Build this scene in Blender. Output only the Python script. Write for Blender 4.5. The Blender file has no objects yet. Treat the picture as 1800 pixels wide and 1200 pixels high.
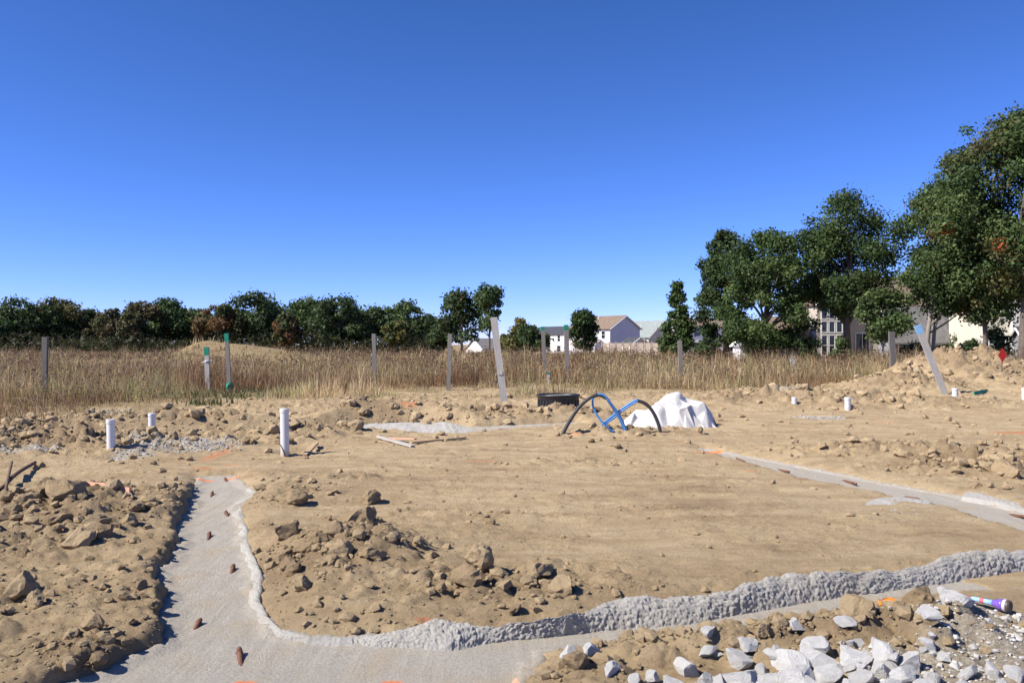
import bpy, bmesh, math, random
import numpy as np
from mathutils import Vector, Matrix, Euler
R = math.radians
S = bpy.context.scene
COL = S.collection
random.seed(7)
# ------------------------------------------------------------------ camera, sky, sun, exposure
EYE, F, HY = 1.55, 1500.0, 605.0            # eye height, focal length and horizon row of the 1800 px picture
cam = bpy.data.cameras.new('camera'); camo = bpy.data.objects.new('camera', cam); COL.objects.link(camo)
cam.sensor_width = 36; cam.lens = 36*F/1800; cam.clip_start = .05; cam.clip_end = 8000
camo.location = (0, 0, EYE); camo.rotation_euler = (R(90)+math.atan(5/F), 0, 0)
S.camera = camo
SUN_EL, SUN_AZ = R(43), R(-111)              # azimuth measured from +Y towards +X
W = bpy.data.worlds.new('World'); S.world = W; W.use_nodes = True
nt = W.node_tree; bg = nt.nodes['Background']
sky = nt.nodes.new('ShaderNodeTexSky'); sky.sky_type = 'NISHITA'; sky.sun_disc = False
sky.sun_elevation = SUN_EL; sky.sun_rotation = SUN_AZ
sky.altitude = 3000; sky.air_density = 1.0; sky.dust_density = 0.0; sky.ozone_density = 6.0
# clear deep blue autumn sky: one colour response for the whole dome
sep = nt.nodes.new('ShaderNodeSeparateColor'); cmb = nt.nodes.new('ShaderNodeCombineColor'); nt.links.new(sky.outputs[0], sep.inputs[0])
for ch, (pw, mu) in enumerate([(1.35, .94), (1.15, 1.20), (1.25, 1.50)]):
    p_ = nt.nodes.new('ShaderNodeMath'); p_.operation = 'POWER'; p_.inputs[1].default_value = pw; nt.links.new(sep.outputs[ch], p_.inputs[0])
    m_ = nt.nodes.new('ShaderNodeMath'); m_.operation = 'MULTIPLY'; m_.inputs[1].default_value = mu; nt.links.new(p_.outputs[0], m_.inputs[0]); nt.links.new(m_.outputs[0], cmb.inputs[ch])
nt.links.new(cmb.outputs[0], bg.inputs[0]); bg.inputs[1].default_value = .05
sl = bpy.data.lights.new('sun', 'SUN'); sl.energy = 5.0; sl.angle = R(.53); sl.color = (1, .94, .85)
so = bpy.data.objects.new('sun', sl); COL.objects.link(so)
tosun = Vector((math.cos(SUN_EL)*math.sin(SUN_AZ), math.cos(SUN_EL)*math.cos(SUN_AZ), math.sin(SUN_EL)))
so.rotation_euler = tosun.to_track_quat('Z', 'Y').to_euler()
vs = S.view_settings; vs.view_transform = 'Standard'; vs.look = 'None'; vs.gamma = 1; vs.exposure = .75
try: vs.use_curve_mapping = False
except Exception: pass

# ------------------------------------------------------------------ helpers
def G(px, py, z=0.0):                        # the ground point at height z that the picture shows at (px, py)
    d = F*(EYE-z)/(py-HY); return ((px-900)/F*d, d)
def P(px, py, d):                            # the point at distance d
    return ((px-900)/F*d, d, EYE-(py-HY)/F*d)
def link(o, parent=None):
    COL.objects.link(o)
    if parent: o.parent = parent
    return o
def tag(o, label=None, cat=None, group=None, kind=None):
    if label: o['label'] = label
    if cat: o['category'] = cat
    if group: o['group'] = group
    if kind: o['kind'] = kind
    return o
def empty(name, loc, rz=0, label=None, cat=None, group=None):
    o = bpy.data.objects.new(name, None); o.empty_display_size = .1; COL.objects.link(o)
    o.location = loc; o.rotation_euler = (0, 0, rz); return tag(o, label, cat, group)
def mesh(name, v, f, mat=None, parent=None, smooth=False):
    me = bpy.data.meshes.new(name); me.from_pydata([tuple(map(float, p)) for p in v], [], [tuple(map(int, q)) for q in f]); me.update()
    if smooth: me.polygons.foreach_set('use_smooth', [True]*len(me.polygons))
    o = bpy.data.objects.new(name, me)
    if mat: me.materials.append(mat)
    return link(o, parent)
def npmesh(name, v, f, mat=None, parent=None, smooth=False, attrs=None, cols=None):
    """v (n,3), f (m,k) arrays; attrs: {name: per-vertex float}; cols: per-vertex rgb"""
    me = bpy.data.meshes.new(name); n, (m, k) = len(v), f.shape
    me.vertices.add(n); me.vertices.foreach_set('co', np.asarray(v, np.float32).ravel())
    me.loops.add(m*k); me.loops.foreach_set('vertex_index', f.astype(np.int32).ravel())
    me.polygons.add(m); me.polygons.foreach_set('loop_start', np.arange(0, m*k, k, dtype=np.int32))
    me.polygons.foreach_set('loop_total', np.full(m, k, np.int32))
    me.polygons.foreach_set('use_smooth', np.full(m, smooth, bool))
    me.update(calc_edges=True)
    for a, val in (attrs or {}).items():
        at = me.attributes.new(a, 'FLOAT', 'POINT'); at.data.foreach_set('value', np.asarray(val, np.float32))
    if cols is not None:
        at = me.attributes.new('Col', 'FLOAT_COLOR', 'POINT')
        at.data.foreach_set('color', np.c_[cols, np.ones(len(cols))].astype(np.float32).ravel())
    if mat: me.materials.append(mat)
    return link(bpy.data.objects.new(name, me), parent)
# ---- noise
def h2(ix, iy, s):
    a = (ix.astype(np.int64)*374761393 + iy.astype(np.int64)*668265263 + s*1274126177) & 0xffffffff
    a = ((a ^ (a >> 13))*1103515245) & 0xffffffff
    a = ((a ^ (a >> 16))*2246822519) & 0xffffffff
    return ((a ^ (a >> 15)) & 0xffffff)/float(0x1000000)
def perlin(x, y, s=0):
    x = np.asarray(x, float); y = np.asarray(y, float)
    ix, iy = np.floor(x), np.floor(y); fx, fy = x-ix, y-iy
    u, v = fx*fx*fx*(fx*(fx*6-15)+10), fy*fy*fy*(fy*(fy*6-15)+10)
    def g(dx, dy):
        a = h2(ix+dx, iy+dy, s)*6.28318; return np.cos(a)*(fx-dx)+np.sin(a)*(fy-dy)
    return ((g(0, 0)*(1-u)+g(1, 0)*u)*(1-v)+(g(0, 1)*(1-u)+g(1, 1)*u)*v)*1.5
def fbm(x, y, s=0, o=4, g=.5):
    t = 0; a = 1; k = 1
    for i in range(o):
        t = t+a*perlin(x*k, y*k, s+i*17); a *= g; k *= 2.03
    return t
def worley(x, y, s=0):                       # F1, F2 and the random number of the nearest cell
    ix, iy = np.floor(x), np.floor(y)
    f1 = np.full(np.shape(x), 9.); f2 = f1.copy(); rid = np.zeros(np.shape(x))
    for dx in (-1, 0, 1):
        for dy in (-1, 0, 1):
            cx, cy = ix+dx, iy+dy
            d = np.hypot(cx+h2(cx, cy, s)-x, cy+h2(cx, cy, s+91)-y); r = h2(cx, cy, s+7)
            new = d < f1
            f2 = np.where(new, f1, np.minimum(f2, d)); rid = np.where(new, r, rid); f1 = np.minimum(f1, d)
    return f1, f2, rid
def lumps(x, y, sc, s):                      # broken-soil relief about sc across, 0..1
    f1, f2, r = worley(x/sc+.35*perlin(x/sc*1.7, y/sc*1.7, s+3), y/sc+.35*perlin(x/sc*1.7, y/sc*1.7, s+5), s)
    return (.45*np.clip(1-f1*1.15, 0, 1)**.6+.62*np.clip((f2-f1)*2.6, 0, 1)**.7*(1-.35*f1))*(.22+.95*r*r)
def domes(x, y, sc, s):
    f1, f2, r = worley(x/sc+.3*perlin(x/sc*1.7, y/sc*1.7, s+3), y/sc, s); return np.clip(1-f1*1.1, 0, 1)**.6*(.4+.7*r)
def sstep(a, b, x):
    t = np.clip((x-a)/(b-a), 0, 1); return t*t*(3-2*t)
def sdf(x, y, poly):                         # signed distance to a polygon, negative inside
    px = np.array([p[0] for p in poly]); py = np.array([p[1] for p in poly])
    out = np.full(x.shape, 9.); m = (x > px.min()-.7) & (x < px.max()+.7) & (y > py.min()-.7) & (y < py.max()+.7)
    a, b = x[m], y[m]; d = np.full(a.shape, 9.); ins = np.zeros(a.shape, bool)
    for i in range(len(px)):
        x0, y0, x1, y1 = px[i-1], py[i-1], px[i], py[i]; ex, ey = x1-x0, y1-y0
        t = np.clip(((a-x0)*ex+(b-y0)*ey)/(ex*ex+ey*ey+1e-12), 0, 1)
        d = np.minimum(d, np.hypot(a-x0-t*ex, b-y0-t*ey))
        if y0 != y1: ins ^= ((y0 > b) != (y1 > b)) & (a < ex*(b-y0)/(y1-y0)+x0)
    out[m] = np.where(ins, -d, d); return out
# ---- materials
def nodes(name):
    m = bpy.data.materials.new(name); m.use_nodes = True
    return m, m.node_tree, m.node_tree.nodes['Principled BSDF']
def nd(t, typ, **kw):
    n = t.nodes.new(typ)
    for k, v in kw.items(): setattr(n, k, v)
    return n
def noise(t, scale, detail=6, rough=.6, vec=None):
    n = nd(t, 'ShaderNodeTexNoise'); n.inputs['Scale'].default_value = scale; n.inputs['Detail'].default_value = detail; n.inputs['Roughness'].default_value = rough
    if vec is None:
        g = nd(t, 'ShaderNodeNewGeometry'); vec = g.outputs['Position']
    t.links.new(vec, n.inputs['Vector']); return n.outputs['Fac']
def ramp(t, fac, stops):
    r = nd(t, 'ShaderNodeValToRGB'); e = r.color_ramp.elements
    while len(e) < len(stops): e.new(.5)
    for el, (p, c) in zip(e, stops): el.position = p; el.color = (*c, 1)
    t.links.new(fac, r.inputs[0]); return r.outputs[0]
def mix(t, fac, a, b, mode='MIX'):
    m = nd(t, 'ShaderNodeMix', data_type='RGBA', blend_type=mode)
    for val, idx in ((fac, 0), (a, 6), (b, 7)):
        if isinstance(val, (int, float)): m.inputs[idx].default_value = val
        elif isinstance(val, tuple): m.inputs[idx].default_value = (*val, 1)
        else: t.links.new(val, m.inputs[idx])
    return m.outputs[2]
def bump(t, b, h, strength=.5, dist=.01):
    n = nd(t, 'ShaderNodeBump'); n.inputs['Strength'].default_value = strength; n.inputs['Distance'].default_value = dist
    t.links.new(h, n.inputs['Height']); t.links.new(n.outputs[0], b.inputs['Normal'])
def attr(t, name):
    a = nd(t, 'ShaderNodeAttribute'); a.attribute_name = name; return a
def objvec(t): return nd(t, 'ShaderNodeTexCoord').outputs['Object']
def simple(name, c, rough=.8, var=.15, scale=8, bs=.2, bd=.005, spec=.3, obj=True):
    m, t, b = nodes(name); v = objvec(t) if obj else None
    f = noise(t, scale, 6, .65, v)
    lo = tuple(x*(1-var) for x in c); hi = tuple(min(1, x*(1+var)) for x in c)
    t.links.new(ramp(t, f, [(.3, lo), (.7, hi)]), b.inputs['Base Color'])
    b.inputs['Roughness'].default_value = rough; b.inputs['Specular IOR Level'].default_value = spec
    bump(t, b, noise(t, scale*4, 6, .7, v), bs, bd); return m
SOIL = [(.0, (.225, .155, .090)), (.45, (.38, .279, .163)), (.62, (.455, .345, .205)), (1., (.545, .43, .275))]
def soil_mat(name, ground=False):
    m, t, b = nodes(name); g = nd(t, 'ShaderNodeNewGeometry').outputs['Position']
    mp = nd(t, 'ShaderNodeMapping'); t.links.new(g, mp.inputs[0])
    mp.inputs['Rotation'].default_value = (0, 0, -.32); mp.inputs['Scale'].default_value = (.35, 1.6, 1)
    big = noise(t, .8, 5, .6, g); streak = noise(t, 2.2, 7, .68, mp.outputs[0]); fine = noise(t, 38, 6, .75, g)
    a = nd(t, 'ShaderNodeMath', operation='MULTIPLY_ADD'); a.inputs[1].default_value = .55; t.links.new(streak, a.inputs[0])
    q = nd(t, 'ShaderNodeMath', operation='MULTIPLY'); q.inputs[1].default_value = .25; t.links.new(big, q.inputs[0]); t.links.new(q.outputs[0], a.inputs[2])
    s = nd(t, 'ShaderNodeMath', operation='MULTIPLY_ADD'); s.inputs[1].default_value = .26; t.links.new(fine, s.inputs[0]); t.links.new(a.outputs[0], s.inputs[2])
    c = ramp(t, s.outputs[0], [(.36, SOIL[0][1]), (.47, SOIL[1][1]), (.56, SOIL[2][1]), (.68, SOIL[3][1])])
    if ground:
        raw = attr(t, 'raw').outputs['Fac']
        c = mix(t, raw, c, mix(t, noise(t, 5, 6, .7, g), (.165, .115, .068), (.35, .257, .156)))
        gr = attr(t, 'grass').outputs['Fac']
        c = mix(t, gr, c, ramp(t, noise(t, 9, 8, .75, g), [(.35, (.13, .095, .05)), (.5, (.27, .20, .105)), (.65, (.40, .31, .17))]))
        gv = attr(t, 'gravel').outputs['Fac']
        c = mix(t, gv, c, ramp(t, noise(t, 45, 4, .8, g), [(.38, (.25, .21, .15)), (.62, (.50, .455, .385))]))
        pt = attr(t, 'paint').outputs['Fac']
        mk = nd(t, 'ShaderNodeMath', operation='MULTIPLY'); t.links.new(pt, mk.inputs[0])
        t.links.new(ramp(t, noise(t, 60, 3, .7, g), [(.42, (0, 0, 0)), (.56, (1, 1, 1))]), mk.inputs[1])
        c = mix(t, mk.outputs[0], c, (.75, .17, .05))
    else:
        rnd = nd(t, 'ShaderNodeObjectInfo').outputs['Random']
        c = mix(t, .55, c, ramp(t, rnd, [(0, (.20, .143, .086)), (.5, (.325, .238, .140)), (1, (.44, .335, .205))]))
    t.links.new(c, b.inputs['Base Color']); b.inputs['Roughness'].default_value = .95; b.inputs['Specular IOR Level'].default_value = .1
    b1 = nd(t, 'ShaderNodeBump'); b1.inputs['Strength'].default_value = 1; b1.inputs['Distance'].default_value = .03; t.links.new(noise(t, 16, 8, .72, g), b1.inputs['Height'])
    vo = nd(t, 'ShaderNodeTexVoronoi', feature='F1'); vo.inputs['Scale'].default_value = 42; t.links.new(g, vo.inputs['Vector'])
    b2 = nd(t, 'ShaderNodeBump', invert=True); b2.inputs['Strength'].default_value = .55; b2.inputs['Distance'].default_value = .012; t.links.new(vo.outputs['Distance'], b2.inputs['Height']); t.links.new(b1.outputs[0], b2.inputs['Normal'])
    b3 = nd(t, 'ShaderNodeBump'); b3.inputs['Strength'].default_value = .9; b3.inputs['Distance'].default_value = .02; t.links.new(noise(t, 70, 9, .8, g), b3.inputs['Height']); t.links.new(b2.outputs[0], b3.inputs['Normal'])
    t.links.new(b3.outputs[0], b.inputs['Normal']); return m
M = {}
M['ground'] = soil_mat('bare_soil', True); M['clod'] = soil_mat('clay_clod')
def concrete_mat(name, lo, hi, agg, bd, dust):
    m, t, b = nodes(name); g = nd(t, 'ShaderNodeNewGeometry').outputs['Position']
    c = ramp(t, noise(t, 1.1, 7, .7, g), [(.32, lo), (.68, hi)])
    mp = nd(t, 'ShaderNodeMapping'); t.links.new(g, mp.inputs[0]); mp.inputs['Rotation'].default_value = (0, 0, .33); mp.inputs['Scale'].default_value = (14, .8, 1)
    st = noise(t, 1.5, 5, .6, mp.outputs[0]); c = mix(t, .5, c, ramp(t, st, [(.3, tuple(x*.80 for x in lo)), (.7, tuple(min(1, x*1.12) for x in hi))]))
    c = mix(t, agg, c, ramp(t, noise(t, 80, 4, .85, g), [(.36, (.11, .10, .09)), (.46, (.36, .34, .31)), (.66, (.56, .54, .50))]))
    dm = ramp(t, noise(t, 2.3, 8, .72, g), [(.5, (0, 0, 0)), (.72, (dust, dust, dust))]); c = mix(t, dm, c, (.42, .31, .175))
    c = mix(t, attr(t, 'paint').outputs['Fac'], c, (.8, .22, .06))
    t.links.new(c, b.inputs['Base Color']); b.inputs['Roughness'].default_value = .92; b.inputs['Specular IOR Level'].default_value = .15
    b1 = nd(t, 'ShaderNodeBump'); b1.inputs['Strength'].default_value = .5; b1.inputs['Distance'].default_value = .012; t.links.new(st, b1.inputs['Height'])
    b2 = nd(t, 'ShaderNodeBump'); b2.inputs['Strength'].default_value = .9; b2.inputs['Distance'].default_value = bd; t.links.new(noise(t, 75, 7, .8, g), b2.inputs['Height']); t.links.new(b1.outputs[0], b2.inputs['Normal'])
    t.links.new(b2.outputs[0], b.inputs['Normal']); return m
M['concrete'] = concrete_mat('trowelled_concrete', (.37, .322, .245), (.44, .392, .312), .42, .018, .55)
M['rough_concrete'] = concrete_mat('rough_concrete', (.43, .412, .368), (.50, .482, .435), .3, .02, .2)
def wood(name, c, var=.25):
    m, t, b = nodes(name); tc = objvec(t); mp = nd(t, 'ShaderNodeMapping'); t.links.new(tc, mp.inputs[0]); mp.inputs['Scale'].default_value = (60, 60, 3)
    f = noise(t, 1, 6, .65, mp.outputs[0])
    t.links.new(ramp(t, f, [(.3, tuple(x*(1-var) for x in c)), (.7, tuple(min(1, x*(1+var)) for x in c))]), b.inputs['Base Color'])
    b.inputs['Roughness'].default_value = .85; b.inputs['Specular IOR Level'].default_value = .2; bump(t, b, f, .4, .004); return m
M['wood_grey'] = wood('weathered_grey_wood', (.215, .195, .17)); M['wood_dark'] = wood('dark_grey_wood', (.14, .128, .115))
M['wood_pale'] = wood('pale_grey_wood', (.40, .375, .335)); M['wood_tan'] = wood('tan_wood', (.42, .30, .18)); M['wood_pink'] = wood('pink_stained_wood', (.62, .33, .22))
M['wood_brown'] = wood('brown_wood', (.22, .13, .075))
M['green_paint'] = simple('green_marking_paint', (.015, .22, .13), .7, .25, 30); M['blue_paint'] = simple('pale_blue_paint', (.22, .42, .62), .7, .2, 30)
M['orange'] = simple('orange_plastic', (.95, .24, .03), .5, .1, 30); M['red_sign'] = simple('red_sign_face', (.62, .03, .012), .45, .08, 10); M['tape'] = simple('white_marking_tape', (.7, .7, .72), .5)
def pvc():
    m, t, b = nodes('muddy_white_pvc'); g = objvec(t); sx_ = nd(t, 'ShaderNodeSeparateXYZ'); t.links.new(g, sx_.inputs[0])
    n_ = noise(t, 9, 7, .7, g); a_ = nd(t, 'ShaderNodeMath', operation='MULTIPLY_ADD'); a_.inputs[1].default_value = .5; t.links.new(n_, a_.inputs[0])
    iv = nd(t, 'ShaderNodeMath', operation='MULTIPLY_ADD'); iv.inputs[1].default_value = -1.6; iv.inputs[2].default_value = .28; t.links.new(sx_.outputs[2], iv.inputs[0]); t.links.new(iv.outputs[0], a_.inputs[2])
    c = mix(t, ramp(t, a_.outputs[0], [(.30, (0, 0, 0)), (.55, (.75, .75, .75))]), ramp(t, noise(t, 3, 5, .6, g), [(.3, (.57, .57, .56)), (.7, (.63, .63, .625))]), (.38, .28, .16))
    t.links.new(c, b.inputs['Base Color']); b.inputs['Roughness'].default_value = .4; return m
M['pvc'] = pvc(); M['rust'] = simple('rusty_steel', (.15, .07, .045), .8, .35, 60, .6, .003)
M['black_pe'] = simple('black_polyethylene', (.018, .019, .022), .45, .3, 12, .2, .004, .4); M['grey_lid'] = simple('dusty_grey_lid', (.30, .285, .26), .9)
M['hose_black'] = simple('dusty_black_conduit', (.045, .045, .048), .55, .3, 12); M['hose_blue'] = simple('blue_tubing', (.05, .20, .50), .4, .15, 12, .05, .002, .5)
M['limestone'] = simple('white_limestone', (.66, .645, .61), .9, .12, 2.2, .9, .03, .15); M['gravel'] = simple('pale_gravel', (.40, .385, .355), .9, .35, 14, .4, .006, .15, False)
M['stick'] = simple('dead_stick', (.12, .08, .052), .9, .3, 20); M['stalk'] = simple('dry_stalk', (.24, .16, .095), .9, .3, 5)
def fabric():
    m, t, b = nodes('white_woven_plastic'); t.links.new(ramp(t, noise(t, 3, 5, .6), [(.35, (.47, .455, .43)), (.65, (.55, .535, .51))]), b.inputs['Base Color'])
    b.inputs['Roughness'].default_value = .6; bump(t, b, noise(t, 14, 6, .6), .35, .02); return m
M['bag'] = fabric()
def leafmat(name, trans):
    m, t, b = nodes(name); c = attr(t, 'Col').outputs['Color']; t.links.new(c, b.inputs['Base Color'])
    b.inputs['Roughness'].default_value = .6; b.inputs['Specular IOR Level'].default_value = .25
    tr = nd(t, 'ShaderNodeBsdfTranslucent'); t.links.new(c, tr.inputs[0]); ms = nd(t, 'ShaderNodeMixShader'); ms.inputs[0].default_value = trans
    t.links.new(b.outputs[0], ms.inputs[1]); t.links.new(tr.outputs[0], ms.inputs[2]); t.links.new(ms.outputs[0], t.nodes['Material Output'].inputs[0]); return m
M['leaf'] = leafmat('foliage', .35); M['grassblade'] = leafmat('dry_grass_blades', .3)
M['bark'] = simple('bark', (.13, .105, .085), .95, .3, 3, .6, .03); M['bark_pale'] = simple('pale_bark', (.24, .21, .18), .95, .25, 3, .6, .03)

# ------------------------------------------------------------------ the ground
ZF = -.06                                    # top of the concrete footings
def gp(lst, z=ZF): return [G(a, b, z) for a, b in lst]
FOOT_NEAR = gp([(348, 840), (340, 872), (325, 905), (313, 925), (316, 952), (300, 985), (275, 1005), (273, 1014), (287, 1035), (297, 1060), (283, 1090), (293, 1110), (288, 1132), (240, 1152), (190, 1180), (120, 1206), (-250, 1340), (-100, 1600), (600, 1600), (900, 1235), (935, 1190), (952, 1152), (1040, 1140), (1100, 1122), (1250, 1112), (1330, 1096), (1440, 1081), (1500, 1068), (1600, 1052), (1680, 1046), (1800, 1040), (2300, 1010), (2300, 940), (1800, 985), (1640, 1010), (1560, 1020), (1400, 1035), (1200, 1070), (1060, 1085), (960, 1105), (800, 1118), (700, 1122), (540, 1121), (490, 1110), (468, 1088), (452, 1058), (456, 1012), (444, 985), (431, 950), (432, 930), (420, 900), (428, 882), (452, 868), (428, 852), (415, 838)])
FOOT_RIGHT = gp([(1222, 791), (1240, 789), (1330, 806), (1420, 823), (1540, 848), (1640, 866), (1720, 880), (1800, 903), (2200, 985), (2200, 1040), (1800, 940), (1680, 900), (1600, 884), (1540, 868), (1440, 851), (1350, 826), (1290, 811)])
FOOT_REAR = gp([(-250, 795), (0, 785), (100, 775), (130, 776), (180, 770), (560, 754), (640, 747), (740, 745), (800, 748), (830, 752), (1010, 744), (1030, 749), (900, 758), (800, 767), (700, 764), (560, 766), (460, 773), (300, 779), (120, 784), (0, 792), (-250, 806)])
EDGE = [(-400, 770), (0, 748), (60, 742), (150, 728), (250, 716), (420, 704), (600, 697), (800, 691), (1000, 690), (1250, 688), (1500, 684), (1600, 674), (1800, 668), (2200, 660)]
ea = np.array([G(*p) for p in EDGE]); 
def edge_d(x, y):                            # depth of the front edge of the grass at this bearing
    return np.interp(np.where(y > 1, x/np.maximum(y, 1), 0), ea[:, 0]/ea[:, 1], ea[:, 1])
def gauss(x, y, px, py, rx, ry, z=0):
    cx, cy = G(px, py, z); return np.exp(-((x-cx)/rx)**2-((y-cy)/ry)**2)
#   (px, py, radius x, radius y, height, roughness)
HEAPS = [(590, 985, .62, .75, .17, 1.0), (110, 905, .75, .9, .15, 1.0), (30, 960, .8, .8, .03, .7), (60, 1060, .7, .5, .04, .6), (200, 1150, .6, .5, .03, .7),
 (700, 742, 1.25, 1.0, .38, 1.0), (640, 735, 1.2, .9, .12, .9), (850, 735, 2.2, 1.0, .12, .8), (1010, 732, .9, .8, .1, .8), (100, 785, 1.8, 1.1, .16, 1.0), (20, 770, 1.4, 1.2, .1, .9), (190, 757, 1.6, .9, .12, .9),
 (330, 752, 1.6, .9, .12, .9), (470, 765, 1.2, 1.0, .16, 1.0), (540, 755, 1.0, .9, .16, 1.0), (1080, 764, 1.1, .6, .04, .55), (1180, 762, .5, .5, .04, .6),
 (1350, 712, 2.6, 1.4, .2, .9), (1520, 715, 2.6, 1.6, .16, .8), (1280, 705, 1.6, 1.2, .14, .8), (1700, 715, 2.2, 1.2, .1, .6), (1520, 795, 1.2, .8, .05, .7), (1740, 825, 1.1, .7, .09, 1.0), (1640, 800, 1.3, .6, .05, .7),
 (880, 1035, .9, .42, .03, .8), (560, 1085, .5, .3, .05, .6), (700, 1080, .5, .25, .03, .5), (1380, 1130, 1.1, .28, .05, 1.0), (1600, 1105, .42, .26, .07, 1.0), (1030, 1185, .3, .2, .04, .8), (480, 860, .7, 1.0, .02, .55), (260, 905, .4, 1.3, .04, .7), (1040, 815, 1.0, .35, .02, .5), (620, 845, .6, .25, .02, .5), (850, 905, 1.6, .35, .015, .35)]
PAINT = [(360, 845, .13, .07), (411, 842, .12, .06), (385, 760, .12, .5), (383, 800, .10, .6), (360, 825, .15, .12), (405, 818, .1, .1), (430, 1199, .06, .025), (690, 1198, .06, .025), (745, 1090, .05, .04), (1015, 768, .1, .12), (1085, 757, .2, .15), (720, 735, .2, .25), (625, 760, .15, .12), (1190, 778, .2, .1), (1245, 795, .25, .14), (1560, 742, .3, .1), (1780, 762, .4, .15), (1320, 828, .1, .04), (840, 812, .25, .06), (230, 745, .15, .1), (1120, 745, .1, .1)]
GRAVEL = [(300, 790, 1.0, .55), (230, 803, .3, .35), (350, 783, .8, .4), (215, 752, .7, .4), (1000, 722, .7, .5), (1730, 1140, .38, .5), (1800, 1130, .4, .5), (1650, 1190, .4, .3), (1380, 712, .5, .4), (1660, 708, 1.0, .5), (60, 800, .5, .2), (1440, 735, .6, .4), (630, 750, .8, .3)]
MOUND = [(1668, 680, 2.0, 2.6, 1.20), (1722, 679, 1.6, 2.4, 1.16), (1590, 688, 2.0, 1.8, .46), (1800, 682, 2.4, 2.6, .74), (1890, 680, 4, 3, .65)]
def rough_at(x, y):
    r = .10+.12*np.clip(fbm(x*.45, y*.7, 40, 3)+.15, 0, 1)
    for px, py, rx, ry, h, q in HEAPS: r = np.maximum(r, q*gauss(x, y, px, py, rx*1.25, ry*1.25))
    for px, py, rx, ry, h in MOUND: r = np.maximum(r, 1.15*gauss(x, y, px, py, rx*1.2, ry*1.2))
    lx = -1.57-(y-4.43)*.34                  # the left of the left footing leg is all turned soil
    r = np.maximum(r, .36*sstep(.1, -.5, x-lx)*sstep(9.3, 8.3, y))
    r = np.maximum(r, .5*np.exp(-((y-edge_d(x, y)+3)/2.2)**2)*(y > 9))
    return np.clip(r, 0, 1.1)
def land(x, y):                              # broad shape
    z = .03*perlin(x*.35, y*.35, 11)+.015*perlin(x*1.1, y*1.1, 12)
    z = z*sstep(60, 25, y)
    for px, py, rx, ry, h, q in HEAPS: z = z+h*gauss(x, y, px, py, rx, ry)
    mz = 0
    for px, py, rx, ry, h in MOUND: mz = np.maximum(mz, h*gauss(x, y, px, py, rx, ry)**.8)
    z = z+mz*(1+.18*fbm(x*.9, y*.9, 14, 3))
    z = z-.14*gauss(x, y, 525, 790, .22, .35)-.06*gauss(x, y, 205, 805, .3, .3)
    hx = x+.2*y-0.0
    z = z+1.62*sstep(-26.5, -23.2, x)*sstep(-10, -22.5, x)*np.exp(-((y-66)/7)**2)+.55*sstep(-42, -25, x)*sstep(-22, -25, x)*np.exp(-((y-68)/6)**2)
    z = z-.9*sstep(90, 230, y)
    return z
def soil_z(x, y, r=None):
    x = np.asarray(x, float); y = np.asarray(y, float)
    r = rough_at(x, y) if r is None else r
    near = sstep(50, 34, y)
    z = land(x, y)
    z = z+near*(.012*fbm(x*3, y*3, 21, 4)+r**1.3*(1+.75*sstep(9, 15, y))*(.13*lumps(x, y, .34, 31)+.085*lumps(x, y, .17, 32)+.055*lumps(x, y, .085, 33)+.03*lumps(x, y, .045, 34)-.06)+.008*r*fbm(x*22, y*22, 24, 2))
    u_, v_ = .947*x+.32*y, -.32*x+.947*y; z = z+near*np.clip(1-1.6*r, 0, 1)*(.012*perlin(u_*.5, v_*4.5, 41)+.007*perlin(u_*.9, v_*11, 42)); z = z+near*(.016*lumps(x, y, .06, 36)+.010*lumps(x, y, .13, 38))*sstep(-.1, .35, fbm(x*.7, y*1.2, 37, 3)+.05)
    return z
FOOTS = [FOOT_NEAR, FOOT_RIGHT, FOOT_REAR]
def ragged(x, y, s): return .035*fbm(x*5, y*5, s, 3)
def ground_z(x, y, r=None):
    x = np.atleast_1d(np.asarray(x, float)); y = np.atleast_1d(np.asarray(y, float)); z = soil_z(x, y, r)
    for i, p in enumerate(FOOTS):
        d = sdf(x, y, p)+ragged(x, y, 60+i)
        if i == 0:                           # the turned soil left of the leg stands higher than the rest
            lx = -1.57-(y-4.43)*.34; left = sstep(.15, -.15, x-lx)*sstep(9.9, 9.3, y)
        else: left = 0
        rgh = .05*lumps(x, y, .16, 44)+.03*lumps(x, y, .07, 45)
        cap_ = ZF+.012+((.32 if i < 2 else .6)+.3*left)*np.maximum(d, 0)+rgh*(.35+.65*left)*sstep(0, .06, d)+.035*left*sstep(.0, .05, d)
        z = np.where((d > 0) & (d < 1.6), np.maximum(np.minimum(z, cap_), ZF+.008), z)
        z = np.where((d > 0) & (d < .3), np.maximum(z, ZF+.008+(.02+.05*left)*sstep(0, .06, d)+.5*rgh*sstep(0, .06, d)), z)
        z = np.where(d <= 0, np.minimum(z, ZF+.01-1.3*np.minimum(-d, .1)), z)
    return z
def gz(x, y): return float(ground_z(x, y)[0])
ys = [-40, -12, -5, -1, 1, 1.8, 2.4]
while ys[-1] < 24: ys.append(ys[-1]*1.0039)
while ys[-1] < 33: ys.append(ys[-1]*1.0026)
while ys[-1] < 37: ys.append(ys[-1]*1.006)
while ys[-1] < 120: ys.append(ys[-1]*1.02)
while ys[-1] < 4000: ys.append(ys[-1]*1.09)
ys = np.array(ys); NC = 530
hw = np.where(ys < 3, 6+np.maximum(0, -ys)*1.2, .64*ys+2.6+np.maximum(0, 3-ys)); hw = np.where(ys < 3, np.maximum(hw, 6), np.maximum(hw, 4.52)); hw = np.where(ys > 130, ys*.64*(1+(ys-130)/900), hw)
tt = np.linspace(-1, 1, NC)
X = hw[:, None]*tt[None, :]; Y = np.repeat(ys[:, None], NC, 1)
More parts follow.
